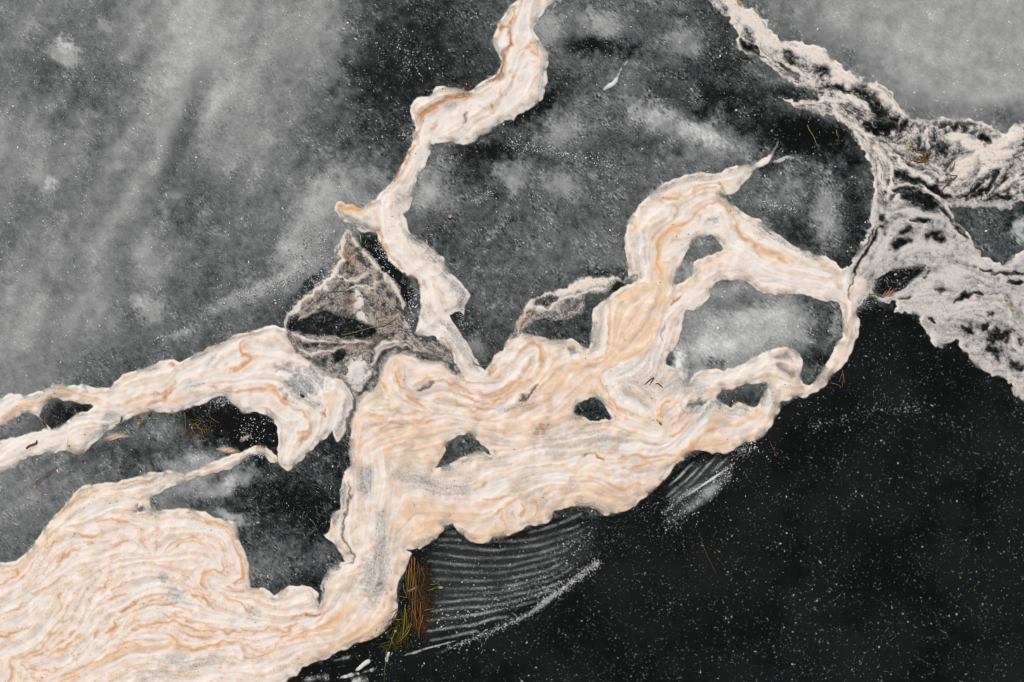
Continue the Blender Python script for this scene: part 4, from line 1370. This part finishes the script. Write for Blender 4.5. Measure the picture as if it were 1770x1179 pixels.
# ---------------------------------------------------------------- frozen ripples, frost and wet foam on the black water
RIP = """
766,922 780,922 792,921|756,934 780,933 800,934|850,937 880,936 910,934 940,928 964,921 992,912 1010,903|910,922 936,915 960,908 984,898 1010,886
750,942 780,944 808,947 832,950 856,951 880,949 906,946 938,941 964,932 992,924 1018,909|740,956 764,958 792,962 820,965 844,965 866,964 896,962 928,957 956,949 980,940 1010,927
732,969 760,972 784,975 820,978 852,979 880,978 900,973 930,966 960,958 988,946|738,985 772,987 800,989 828,990 856,991 880,988 910,982 940,974 972,963
742,1001 780,1002 808,1004 840,1004 870,1002 900,996 930,990 950,984 980,968|752,1018 792,1018 828,1017 860,1015 880,1013 910,1006 940,998 964,988 992,970
766,1029 800,1029 832,1026 860,1024 890,1019 920,1011 950,1004 976,990 996,976|748,1043 780,1040 820,1036 860,1035 890,1028 920,1022 950,1014 982,1001
740,1058 776,1053 810,1050 846,1048 880,1042 910,1034 936,1026 964,1016|730,1076 760,1070 792,1067 824,1062 856,1056 886,1050 916,1042 944,1034
730,1092 760,1088 792,1083 820,1080 850,1070 884,1066|740,1108 770,1103 800,1096 830,1090"""
rp = empty('rippled_ice', 880, 1000)
tag(rp, 'fan of frozen ripples below the central foam beside the grass', 'ripples')
def film(name, poly, mat, cover, z, parent, edge=14.0, n=3):
    sd = signed(P(poly), GX + 4 * N25, GY + 4 * M30)
    c = (cover * sstep(-2, edge, sd) * (1 + .12 * N12)).astype(np.float32)
    m = (c[::n, ::n] > .02); m = m[:-1, :-1] & m[1:, 1:] | m[1:, :-1]
    return sheet(name, m, z, {'cover': np.clip(c, 0, 1)}, mat, n, parent=parent)
film('dark_ice_film', "768,900 800,905 850,930 960,890 1044,880 1056,950 1030,990 960,1030 880,1080 800,1110 722,1120 716,1040 722,960 740,940", M_RIPPLE, .34, .0004, rp, 46)
for k, s in enumerate(r for l in RIP.strip().splitlines() for r in l.split('|')):
    lowr = sstep(1010, 1090, np.float32(P(s)[0][1]))
    strip('ripple_ridge', P(s), 4.9, M_FROST, .34 + .08 * float(lowr), .006, .0008, rp, 100 + k, .07, .22)
tag(strip('frost_line', P("740,1136 780,1120 820,1102 854,1090 880,1078 906,1066 930,1050 954,1032 976,1018 996,1002 1016,984 1036,972"), 8, M_FROST, .36, .005, .001, None, 7, .25, .5), 'bright white frost line along the outer edge of the ripple fan', 'frost')
tag(strip('frost_line', P("690,1137 704,1131 722,1126 740,1120 770,1112 800,1104"), 3.5, M_WHITE, .4, .003, .001, None, 8, .3, .5), 'faint white frost thread below the grass tuft', 'frost')
RIP2 = """1150,846 1172,826 1190,808 1204,796|1148,862 1180,836 1196,820 1212,804|1152,868 1190,840 1206,824 1222,806 1242,786|1158,866 1200,844 1220,828 1236,812 1262,786"""
rp2 = empty('rippled_ice', 1200, 840)
tag(rp2, 'short slanted ripples beside the lower right tip of the foam', 'ripples')
film('dark_ice_film', "1150,836 1200,790 1270,784 1290,800 1240,850 1180,900 1140,890", M_RIPPLE, .38, .0004, rp2, 20)
for k, s in enumerate(RIP2.split('|')):
    strip('ripple_ridge', P(s), 4.6, M_FROST, .42, .006, .0008, rp2, 200 + k, .18, .3)
tag(strip('frost_line', P("1146,888 1172,866 1200,848 1230,828 1268,802"), 4, M_WHITE, .6, .004, .001, None, 9, .3, .4), 'crisp white frost line across the short slanted ripples', 'frost')
tag(strip('frost_line', P("1150,914 1166,894 1196,876 1226,850 1250,830 1270,814"), 15, M_FROST, .5, .003, .0012, None, 10, .35, .3), 'broad smoky frost streak outside the short slanted ripples', 'frost')
for s, w, cv, lb_ in (
 ("613,1162 626,1150 636,1143 643,1139", 5.5, .95, 'stubby white foam shred, upper of two near the bottom edge'),
 ("582,1173 606,1167 630,1162 653,1155", 5.0, .85, 'long white foam shred, lower of two near the bottom edge'),
 ("667,1146 670,1134 673,1124", 3.2, .95, 'narrow white foam shred at the foot of the grass tuft'),
 ("536,1152 560,1145 590,1139 622,1130", 5.0, .38, 'grey foam smear along the bottom rim of the veined foam'),
 ("518,1177 545,1172 575,1170", 6.0, .5, 'grey foam smear at the bottom edge of the picture'),
 ("560,1160 590,1152 606,1149", 3.5, .3, 'faint grey foam smear between the white shreds and the foam rim'),
 ("604,1186 620,1176 640,1180", 9, .7, 'white foam lump cut by the bottom edge'),
 ("700,1022 710,1020 720,1015 728,1016", 3.4, .9, 'white foam scrap caught in the upper grass'),
 ("690,1042 698,1036 708,1030", 3.6, .9, 'white foam scrap beside the grass and foam rim'),
 ("700,1088 706,1080 712,1072", 2.8, .95, 'white foam scrap in the lower grass'),
 ("906,918 916,922 926,916 936,913", 3.0, .5, 'thin foam curl hugging the lower rim of the central foam'),
 ("1038,160 1050,150 1062,142 1070,128 1076,116 1086,106 1096,98", 4.6, .9, 'wavy white frost crack on the enclosed ice sheet'),
 ("1330,276 1345,278 1362,272 1384,276 1400,272", 5.0, .55, 'frayed frost line right of the arch tip')):
    tag(strip('foam_shred' if 'foam' in lb_ else 'frost_line', P(s), w * 1.25, M_SOFT, cv * .85, .006, .0022, None, len(s) * 7 + int(w * 10), .22, .45), lb_, 'foam' if 'foam' in lb_ else 'frost')

# loose crumbs, needles and snow grains: nobody could count them
rg = np.random.default_rng(5)
def grains(name, x, y, r, z, tone, label, cat, sides=6):
    n = len(x); a = np.arange(sides) * 2 * math.pi / sides
    jit = .75 + .5 * rg.random((n, sides)); st = 1 + .6 * rg.random(n); th = rg.random(n) * 6.283
    ux, uy = np.cos(a)[None] * jit * r[:, None] * st[:, None], np.sin(a)[None] * jit * r[:, None]
    X = x[:, None] + ux * np.cos(th)[:, None] - uy * np.sin(th)[:, None]; Y = y[:, None] + ux * np.sin(th)[:, None] + uy * np.cos(th)[:, None]
    co = np.concatenate([np.stack([wx(X), wy(Y), np.repeat(z[:, None], sides, 1)], 2), np.stack([wx(x), wy(y), z + r * SC * .7], 1)[:, None]], 1)
    b = (np.arange(n) * (sides + 1))[:, None]; i = np.arange(sides)
    f = np.stack([b + i, b + (i + 1) % sides, np.repeat(b + sides, sides, 1)], 2).reshape(-1, 3)[:, ::-1]
    return tag(mesh_obj(name, co.reshape(-1, 3), f, M_SPECK, {'tone': np.repeat(tone, sides + 1)}), label, cat, kind='stuff')

def at_grid(F, x, y): return F[np.clip(((y - Y0) / STEP).astype(int), 0, NY - 1), np.clip(((x - X0) / STEP).astype(int), 0, NX - 1)]
CL = np.exp(.8 * N60 + .5 * M30 + .3 * N140)
def scatter(n, keep):
    x = X0 + rg.random(n) * (X1 - X0 - 4); y = Y0 + rg.random(n) * (Y1 - Y0 - 4)
    k = rg.random(n) < keep(x, y); return x[k], y[k]
x, y = scatter(220000, lambda x, y: (at_grid(OPEN, x, y) > 4) * (at_grid(UN, x, y) < -2) * np.clip(at_grid(CL, x, y) ** .6 * .32, .12, .6))
n = len(x); r = .27 + .17 * rg.exponential(1, n)
grains('snow_grains', x, y, np.minimum(r, 1.5), np.full(n, -.0036), np.clip(.07 + .58 * rg.random(n) ** 1.7 + .12 * (r - .7), .03, .8), 'white snow grains scattered over the black water at lower right', 'snow')
x, y = scatter(90000, lambda x, y: (at_grid(OPEN, x, y) < 0) * (at_grid(UN, x, y) < -2) * np.clip(at_grid(CL, x, y) * .34 * (1.5 - 1.5 * at_grid(ICE, x, y)), .03, .7))
n = len(x); r = .36 + .24 * rg.exponential(1, n); t0 = at_grid(ICE, x, y) ** 2.2
grains('snow_grains', x, y, np.minimum(r, 2.4), np.full(n, .0004), np.clip(t0 + .06 + .45 * rg.random(n) ** 2, .05, .8), 'white snow grains and bubbles scattered over the grey ice', 'snow')
# frosty crusts: dense grains along faint lines
cr = []
for s, w, m in (("880,245 905,254 940,258 970,266 1010,268 1050,284 1096,302", 10, 420), ("1322,353 1345,356 1378,364", 5, 130), ("355,538 400,516 440,502 485,492 520,470", 10, 380), ("262,592 290,580 324,574", 6, 120),
                ("500,452 530,420 556,404 560,440 510,480 480,520", 12, 320), ("820,340 850,336 830,330", 8, 60), ("500,560 520,520 556,480 575,455", 10, 200), ("1400,740 1440,730 1500,712 1560,706 1620,700", 9, 170),
                ("470,720 440,735 420,745 450,760", 16, 130), ("400,690 386,692 370,698", 8, 120), ("440,786 470,792 478,800", 6, 80), ("650,420 664,440 680,470", 9, 120), ("712,500 714,540 708,570", 8, 160),
                ("640,240 690,232 708,238", 6, 60), ("745,95 720,110 690,80 640,70", 26, 200), ("1270,785 1290,775 1304,772", 10, 160), ("760,1070 860,1050 960,1010", 14, 260), ("810,1025 900,1010 980,975", 16, 160), ("960,950 1000,940 1020,920", 14, 120), ("780,1120 854,1090 906,1066 954,1032 996,1002 1034,974", 5, 700), ("940,1042 996,1000 1034,972", 6, 600), ("1146,888 1172,866 1200,848 1230,828 1268,802", 4, 260), ("1152,912 1180,886 1226,850 1264,818", 12, 300)):
    p = np.array(smooth_line(P(s), 10)); k = rg.integers(0, len(p), m)
    cr.append(p[k] + rg.normal(0, 1, (m, 2)) * w * (.3 + .7 * rg.random((m, 1))))
q = np.concatenate(cr); k = (at_grid(UN, q[:, 0], q[:, 1]) < 4); q = q[k]; n = len(q)
grains('frost_crust', q[:, 0], q[:, 1], .42 + .30 * rg.exponential(1, n).clip(0, 3), np.full(n, .0012), .12 + .5 * rg.random(n) ** 1.5, 'lines of white frost crust on the ice', 'frost')

x, y = scatter(30000, lambda x, y: (at_grid(UN, x, y) > 5) * (at_grid(COVER, x, y) > .6) * np.clip(at_grid(CL, x, y) * .045, .004, .25))
n = len(x)
o = grains('foam_dirt', x, y, .32 + .22 * rg.exponential(1, n).clip(0, 3), at_grid(THICK, x, y) + .0004, .02 + .12 * rg.random(n) ** 2, 'dark specks of dirt scattered on the cream foam', 'dirt')
def needles(name, spots, mat, label, cat, cover_tone=(.05, .4)):
    cs, fs, ts, b = [], [], [], 0
    for (x, y, L, a, w) in spots:
        c, s = math.cos(a), math.sin(a); bend = rg.normal(0, .05) * L
        pts = [(x - c * L / 2, y - s * L / 2, .0008), (x - s * bend, y + c * bend, .0022), (x + c * L / 2, y + s * L / 2, .0008)]
        co, f = tube_geo(pts, [w * .4, w, w * .3], 4, 2); cs.append(co); fs.append(f + b); b += len(co)
        ts.append(np.full(len(co), cover_tone[0] + (cover_tone[1] - cover_tone[0]) * rg.random() ** 1.6))
    return tag(mesh_obj(name, np.concatenate(cs), np.concatenate(fs), mat, {'tone': np.concatenate(ts)}), label, cat, kind='stuff')
sp = [(rg.normal(510, 36), rg.normal(862, 26), rg.uniform(4, 14), rg.normal(.7, .7) + (1.57 if rg.random() < .4 else 0), rg.uniform(.3, .7)) for _ in range(150)]
sp += [(rg.normal(560, 14), rg.normal(895, 20), rg.uniform(6, 18), rg.normal(1.2, .6), rg.uniform(.3, .7)) for _ in range(60)]
sp += [(566, 863, 46, .81, .9), (556, 878, 30, .45, .8), (548, 884, 34, .35, .8), (458, 848, 14, 1.1, 1), (540, 905, 22, .9, 1)]
needles('frost_needles', sp, M_SPECK, 'fine frost needles crossing the dark ice pane by the foam notch', 'frost', (.004, .16))
sp = []
for _ in range(420):
    t = rg.random(); x = 1010 + 160 * t + rg.normal(0, 16); y = 930 - 50 * t + rg.normal(0, 24)
    sp.append((x, y, rg.uniform(1.2, 6), rg.normal(-.5, 1.2), rg.uniform(.3, 1.1)))
for _ in range(160): sp.append((rg.normal(1020, 14), rg.normal(945, 34), rg.uniform(1.5, 8), rg.normal(-.6, 1.0), rg.uniform(.5, 1.4)))
for _ in range(120): sp.append((rg.normal(1270, 18), rg.normal(785, 9), rg.uniform(3, 8), rg.normal(-.8, 1), rg.uniform(.6, 1.4)))
sp = [q for q in sp if at_grid(UN, np.array([q[0]]), np.array([q[1]]))[0] < -3]
needles('broken_ice_crumbs', sp, M_SPECK, 'crumpled broken ice below the foam between both ripple fans', 'ice', (.002, .11))
sp = [(rg.normal(968, 22), rg.normal(532, 13), rg.uniform(3, 9), rg.uniform(0, 3.14), rg.uniform(.5, 1.0)) for _ in range(160)]
sp += [(rg.normal(800, 8) , rg.normal(560, 14), rg.uniform(3, 9), rg.uniform(0, 3.14), rg.uniform(.5, 1.0)) for _ in range(70)]
sp += [(rg.normal(655, 14), rg.normal(425, 8), rg.uniform(3, 7), rg.uniform(0, 3.14), rg.uniform(.5, 1.0)) for _ in range(60)]
sp += [(rg.normal(1545, 20), rg.normal(490, 9), rg.uniform(3, 9), rg.uniform(0, 3.14), rg.uniform(.5, .9)) for _ in range(60)]
sp += [(rg.normal(1495, 6), rg.normal(528, 10), rg.uniform(3, 8), rg.uniform(0, 3.14), rg.uniform(.5, .9)) for _ in range(50)]
needles('frost_needles', sp, M_SPECK, 'crisp frost curls in the dark gaps beside the foam', 'frost', (.02, .35))

# ---------------------------------------------------------------- plants and litter
rnd = random.Random(3)
tuft = tag(empty('grass_tuft', 712, 1030), 'tuft of yellow and brown grass at the edge of the foam', 'grass')
LONG = [("712,964 711,1000 708,1032", M_STRAW, 1.1), ("716,962 718,1000 718,1040 716,1082", M_STRAW, 1.2), ("708,975 706,1010 703,1032", M_STRAW, 1.0), ("720,1000 718,1040 720,1076 724,1096", M_STRAW, 1.0),
        ("701,1044 700,1070 697,1095 693,1113", M_STRAW, 1.5), ("703,985 702,1000 704,1022", M_GREEN, .9), ("697,1008 699,1020 703,1030", M_GREEN, .9), ("711,968 714,1004 714,1046 710,1066", M_GREEN, .8),
        ("727,1040 728,1060 726,1084", M_STRAW, 1.0), ("732,1062 729,1074 724,1092", M_STRAW, .9), ("725,1082 725,1094 725,1104", M_STRAW, .9), ("682,1070 692,1070 702,1070", M_GREEN, .8),
        ("712,1078 704,1094 692,1106 684,1112", M_GREEN, 1.2), ("708,1080 698,1096 690,1104", M_GREEN, 1.1), ("676,1100 680,1110 686,1118", M_GREEN, 1.2), ("668,1122 668,1140 665,1158 664,1179", M_GREEN, .8),
        ("690,1030 702,1032 714,1036", M_DRY, .7), ("722,970 726,990 722,1012", M_DRY, 1.0), ("728,980 734,994 730,1014", M_DRY, 1.0), ("716,972 720,1010 722,1050 718,1070", M_DRY, .9),
        ("734,1054 742,1052 752,1050", M_STRAW, 1.0), ("744,1010 754,1008 764,1000", M_GREEN, .9), ("740,1020 750,1016 758,1012", M_GREEN, .9), ("712,1040 716,1060 724,1076 734,1082", M_STRAW, .8),
        ("714,966 709,990 707,1012 709,1036", M_STRAW, .9), ("718,964 715,1010 712,1040", M_STRAW, 1.0), ("700,1046 704,1070 702,1096", M_GREEN, .9), ("684,1090 678,1104 672,1124", M_GREEN, 1.0)]
for i in range(10):
    x = 712 + rnd.gauss(4, 10); y = rnd.uniform(962, 1070); L = rnd.uniform(20, 60); d = rnd.gauss(-.03, .38)
    LONG.append((f"{x:.1f},{y:.1f} {x + d * L * .5 + rnd.gauss(0, 2):.1f},{y + L * .5:.1f} {x + d * L + rnd.gauss(0, 3):.1f},{y + L:.1f}", rnd.choice((M_STRAW, M_DRY, M_DRY, M_DARK)), rnd.uniform(.35, .7)))
for s, m, w in LONG:
    p = P(s); k = len(p); z0 = rnd.uniform(.006, .02)
    tube('blade', [(a, b, z0 + .012 * math.sin(math.pi * i / (k - 1))) for i, (a, b) in enumerate(p)], [w * .72] + [w * .7] * (k - 2) + [w * .25], m, tuft, 4, 3, .5)
cs, fs, b = [], [], 0
for i in range(480):                                   # fine fuzzy undergrowth beside the stalks
    x = 726 + rnd.gauss(0, 10); y = rnd.uniform(972, 1092); a = rnd.gauss(1.3, .9); L = rnd.uniform(6, 22)
    co, f = tube_geo([(x, y, .003), (x + .5 * L * math.cos(a) + rnd.gauss(0, 1.5), y + .5 * L * math.sin(a), .01), (x + L * math.cos(a), y + L * math.sin(a), rnd.uniform(.002, .012))], [.45, .4, .2], 3, 2)
    cs.append(co); fs.append(f + b); b += len(co)
tag(mesh_obj('undergrowth', np.concatenate(cs), np.concatenate(fs), plant_material('brown_undergrowth', (.06, .026, .012), (.085, .045, .014), 25), None, tuft), kind='stuff')
cs, fs, b = [], [], 0
for i in range(170):
    x = 700 + rnd.gauss(0, 12); y = rnd.uniform(1050, 1118); x -= (y - 1050) * .25; a = rnd.gauss(1.9, .7); L = rnd.uniform(6, 20)
    co, f = tube_geo([(x, y, .003), (x + .5 * L * math.cos(a) + rnd.gauss(0, 1.5), y + .5 * L * math.sin(a), .009), (x + L * math.cos(a), y + L * math.sin(a), rnd.uniform(.002, .01))], [.5, .45, .2], 3, 2)
    cs.append(co); fs.append(f + b); b += len(co)
tag(mesh_obj('undergrowth', np.concatenate(cs), np.concatenate(fs), plant_material('olive_undergrowth', (.04, .042, .008), (.085, .08, .015), 25), None, tuft), kind='stuff')

def twig(name, s, w, mat, label, cat='twig', z=.008, kinks=()):
    p = P(s); k = len(p)
    o = tube(name, [(a, b, z + .004 * math.sin(math.pi * i / (k - 1))) for i, (a, b) in enumerate(p)], [w] + [w * .95] * (k - 2) + [w * .5], mat, None, 5, 4, .8)
    for s2 in kinks:
        p2 = P(s2); tube('side_shoot', [(a, b, z + .003) for a, b in p2], [w * .7] + [w * .5] * (len(p2) - 1), mat, o, 4, 3, .8)
    return tag(o, label, cat)
def at_part(o): return o
twig('twig', "62,838 64,833 74,825 86,816 98,807", .9, M_RED, 'thin reddish twig with a hooked tip on the grey ice at far left', kinks=("98,807 101,810 102,814",))
twig('twig', "1627,330 1634,321 1643,311", 1.2, M_RED, 'straight reddish twig, lowest of the three on the curly foam')
twig('twig', "1640,302 1648,304 1653,304 1649,309 1645,313", 1.0, M_DARK, 'bent dark twig, middle of the three on the curly foam')
twig('twig', "1641,298 1646,290 1649,284 1649,279", 1.0, M_STRAW, 'orange brown twig, topmost of the three on the curly foam')
twig('twig', "1571,276 1580,279 1592,281 1604,278", 1.1, M_RED, 'longer reddish twig in the green litter nest in the foam')
twig('twig', "1574,280 1586,276 1596,284", .9, M_DRY, 'crossing brown twig in the green litter nest in the foam')
twig('twig', "1567,254 1574,253 1582,256", .9, M_RED, 'short reddish twig beside the yellow leaf in the foam')
twig('twig', "566,505 584,504 604,504 618,503", .6, M_DARK, 'hair thin dark twig across the tangled foam triangle')
twig('twig', "69,724 74,732 79,738 84,743", .9, M_STRAW, 'orange straw crossing the gap in the left foam band', 'straw')
twig('twig', "46,775 52,770 58,768 63,765", 2.2, M_DRY, 'brown bark scrap lying on the lower strand of the left foam band', 'bark', kinks=("62,768 64,764 64,761",))
twig('twig', "1112,668 1118,661 1124,656 1130,653 1126,660 1122,667", .9, M_DARK, 'black squiggly twig on the central foam, left piece')
twig('twig', "1132,664 1137,663 1142,667 1146,671", 1.1, M_DARK, 'black bent twig on the central foam, right piece')
twig('twig', "1138,728 1141,733 1146,737", 1.5, M_DRY, 'dark brown bark crumb at the white swirl in the central foam', 'bark')
twig('twig', "1456,640 1457,652 1456,668", .9, M_RED, 'tallest reddish reed stalk beside the foam ring on black water', 'reed', kinks=("1450,660 1454,648 1457,640", "1459,662 1458,650 1456,642"))
twig('grass_sprig', "1436,662 1444,664 1452,667", .8, M_GREEN, 'olive grass blade under the reddish reed beside the foam ring', 'grass')
twig('grass_sprig', "1395,216 1399,226 1406,237 1412,252", .9, M_GREEN, 'curved green grass blade on the black ice left of the foam stem', 'grass')
twig('grass_sprig', "1446,225 1446,232 1450,238", .9, M_STRAW, 'short orange grass stub on the black ice near the foam stem', 'grass')
twig('grass_sprig', "1460,190 1467,192 1475,198", 1.1, M_GREEN, 'green grass blade next to the round orange leaf', 'grass')
twig('grass_sprig', "1522,178 1522,184 1520,192", .8, M_GREEN, 'tiny olive grass blade in the dark opening of the foam band', 'grass')
twig('grass_sprig', "262,711 254,720 246,730 237,742", 1.1, M_GREEN, 'bright green grass blade below the left foam band', 'grass')
twig('grass_sprig', "211,720 209,728 206,733", 1.2, M_GREEN, 'short green grass tip on thin grey foam', 'grass', kinks=("209,729 204,733 200,734",))
twig('grass_sprig', "164,669 171,669 178,668", .8, M_GREEN, 'pale grass blade on the upper rim of the left foam band', 'grass')
twig('grass_sprig', "686,550 676,556 664,563 644,566 630,570 618,573 604,577 590,579", .75, M_GREEN, 'long yellow green stem lying over the black pool of the tangle', 'grass')
twig('grass_sprig', "623,407 624,412 624,418", .8, M_LEAFG, 'tiny lime grass tip above the black ice channel', 'grass')
twig('grass_sprig', "819,616 826,617 834,622", .7, M_GREEN, 'upper yellow green stem in the notch of the central foam', 'grass')
twig('grass_sprig', "818,626 826,631 834,632 843,631", .75, M_GREEN, 'lower yellow green stem in the notch of the central foam', 'grass')
twig('grass_sprig', "1504,509 1512,508 1520,511", .8, M_GREEN, 'green blade at the lower end of the dark slit in the foam', 'grass')
twig('grass_sprig', "1212,936 1218,950 1226,968 1237,990", .4, M_DRY, 'thin olive stem on the black water below the short ripples', 'grass')
twig('grass_sprig', "1330,762 1335,774 1343,790", .5, M_DRY, 'thin brown stem on the black water near the foam tip', 'grass')
twig('grass_sprig', "295,596 298,601", .8, M_GREEN, 'tiny green grass bit on grey ice above the left foam band', 'grass')
twig('grass_sprig', "845,134 849,131", .9, M_LEAFG, 'tiny lime grass bit at the bend of the upper foam band', 'grass')
for s, m, lb_ in (("320,713 321,728 322,752", M_GREEN, 'upright olive weed stem at the left of the weedy pool'), ("338,732 344,738 350,746 352,756", M_STRAW, 'orange weed stem leaning in the weedy pool'),
                  ("362,720 372,727 380,731", M_DRY, 'brown weed stem reaching over the black pool')):
    twig('waterweed', s, .7, m, lb_, 'weed')
wd = tag(empty('weed_clump', 345, 744), 'olive waterweed clump at the edge of the black pool below the left foam band', 'weed')
for i in range(46):
    x = 342 + rnd.gauss(0, 12); y = 742 + rnd.gauss(0, 9); a = rnd.uniform(0, 6.28); L = rnd.uniform(5, 18)
    tube('frond', [(x, y, .002), (x + .5 * L * math.cos(a), y + .5 * L * math.sin(a) + rnd.gauss(0, 1.5), .004), (x + L * math.cos(a + .3), y + L * math.sin(a + .3), .003)], [.45, .45, .2], rnd.choice((M_GREEN, M_DRY, M_DRY)), wd, 3, 2)
nest = tag(empty('litter_nest', 1590, 276), 'small green and brown plant nest trapped in the curly foam', 'plant litter')
for i in range(40):
    x = 1588 + rnd.gauss(0, 9); y = 274 + rnd.gauss(0, 5); a = rnd.gauss(.2, .7); L = rnd.uniform(4, 13)
    tube('stalk', [(x, y, .008), (x + .5 * L * math.cos(a), y + .5 * L * math.sin(a), .014), (x + L * math.cos(a), y + L * math.sin(a), .009)], [.6, .6, .3], rnd.choice((M_GREEN, M_RED, M_DRY, M_STRAW)), nest, 4, 2)
straw = tag(empty('straw_tuft', 1536, 508), 'pinkish dry straw tuft at the end of the dark slit', 'straw')
M_STR2 = plant_material('pink_straw', (.45, .24, .16), (.36, .17, .11))
for i in range(16):
    x = 1532 + rnd.gauss(0, 4); y = 511 + rnd.gauss(0, 1.5); a = rnd.gauss(-.9, .35); L = rnd.uniform(7, 17)
    tube('stalk', [(x, y, .006), (x + .5 * L * math.cos(a), y + .5 * L * math.sin(a), .012), (x + L * math.cos(a), y + L * math.sin(a), .016)], [.6, .5, .25], M_STR2, straw, 4, 2)
for x, y, L, W, a, m, lb_ in (
 (1452, 186, 6, 5.5, 20, M_LEAFO, 'round orange leaf on the dark patch of the right foam band'), (1276, 5, 8, 6, 10, M_LEAFO, 'orange leaf on the right foam band at the top edge'),
 (1314, 30, 3.5, 2.5, 40, M_LEAFO, 'tiny orange leaf flake on the right foam band'), (1700, 250, 7, 4.5, 0, M_LEAFO, 'orange leaf on the curly foam near the right edge'),
 (1568, 256, 8, 6, -20, M_LEAFY, 'yellow leaf above the green litter nest'), (762, 1015, 10, 4.5, 5, M_LEAFG, 'lime leaf beside the grass tuft'),
 (829, 536, 4, 3, 30, M_LEAFR, 'tiny red leaf on the enclosed grey ice sheet'), (842, 580, 6, 2.5, -50, M_LEAFR, 'small red sliver above the notch of the central foam'),
 (778, 374, 7, 6, 60, M_PINK, 'faded pink leaf on the enclosed grey ice sheet'), (738, 418, 9, 2.5, 70, M_LEAFO, 'narrow orange leaf beside the upper foam band'),
 (639, 255, 4.5, 3.5, 50, M_LEAFY, 'tiny yellow leaf on the left ice sheet'), (240, 731, 6, 5, 80, M_LEAFO, 'orange leaf by the bright green blade'),
 (1748, 533, 8, 4, 80, M_LEAFY, 'lower yellow leaf on the grey foam lace at right'), (1736, 517, 8, 4, 10, M_LEAFY, 'upper yellow leaf on the grey foam lace at right'),
 (148, 800, 4, 3, 80, M_LEAFO, 'orange leaf flake on the grey ice beside the hooked twig'), (228, 777, 4, 3, 20, M_LEAFO, 'orange leaf flake on ice right of the slim island'),
 (118, 814, 4, 3, 0, M_LEAFG, 'green leaf flake near the hooked twig'), (684, 1090, 6, 3.5, -30, M_LEAFY, 'yellow leaf in the lower grass tuft'),
 (1481, 466, 7, 2.5, 85, M_LEAFO, 'orange needle leaf on the foam stem'), (1714, 629, 8, 2.5, 100, M_LEAFY, 'yellow sliver on the dark lower lace'),
 (61, 841, 5, 3, 90, M_LEAFO, 'orange bud at the lower end of the hooked twig'), (1250, 818, 3.5, 2.5, 60, M_LEAFR, 'tiny red leaf on the short slanted ripples'),
 (1659, 998, 3, 2.4, 40, M_LEAFO, 'tiny orange leaf fleck on the black water at lower right'), (806, 146, 5, 2, 80, M_LEAFO, 'orange sliver above the brown stain of the upper band')):
    tag(leaf('leaf', x, y, L, W, a, m, z=.022 if 1440 < x < 1770 and y < 560 or x == 1276 or x == 1314 else .012), lb_, 'leaf')
tag(dome('pebble', "518,681 521,680 526,683 527,686 523,687 519,685", M_DARK, .008, .012), 'black pebble stuck in the thin grey part of the left foam band', 'pebble')
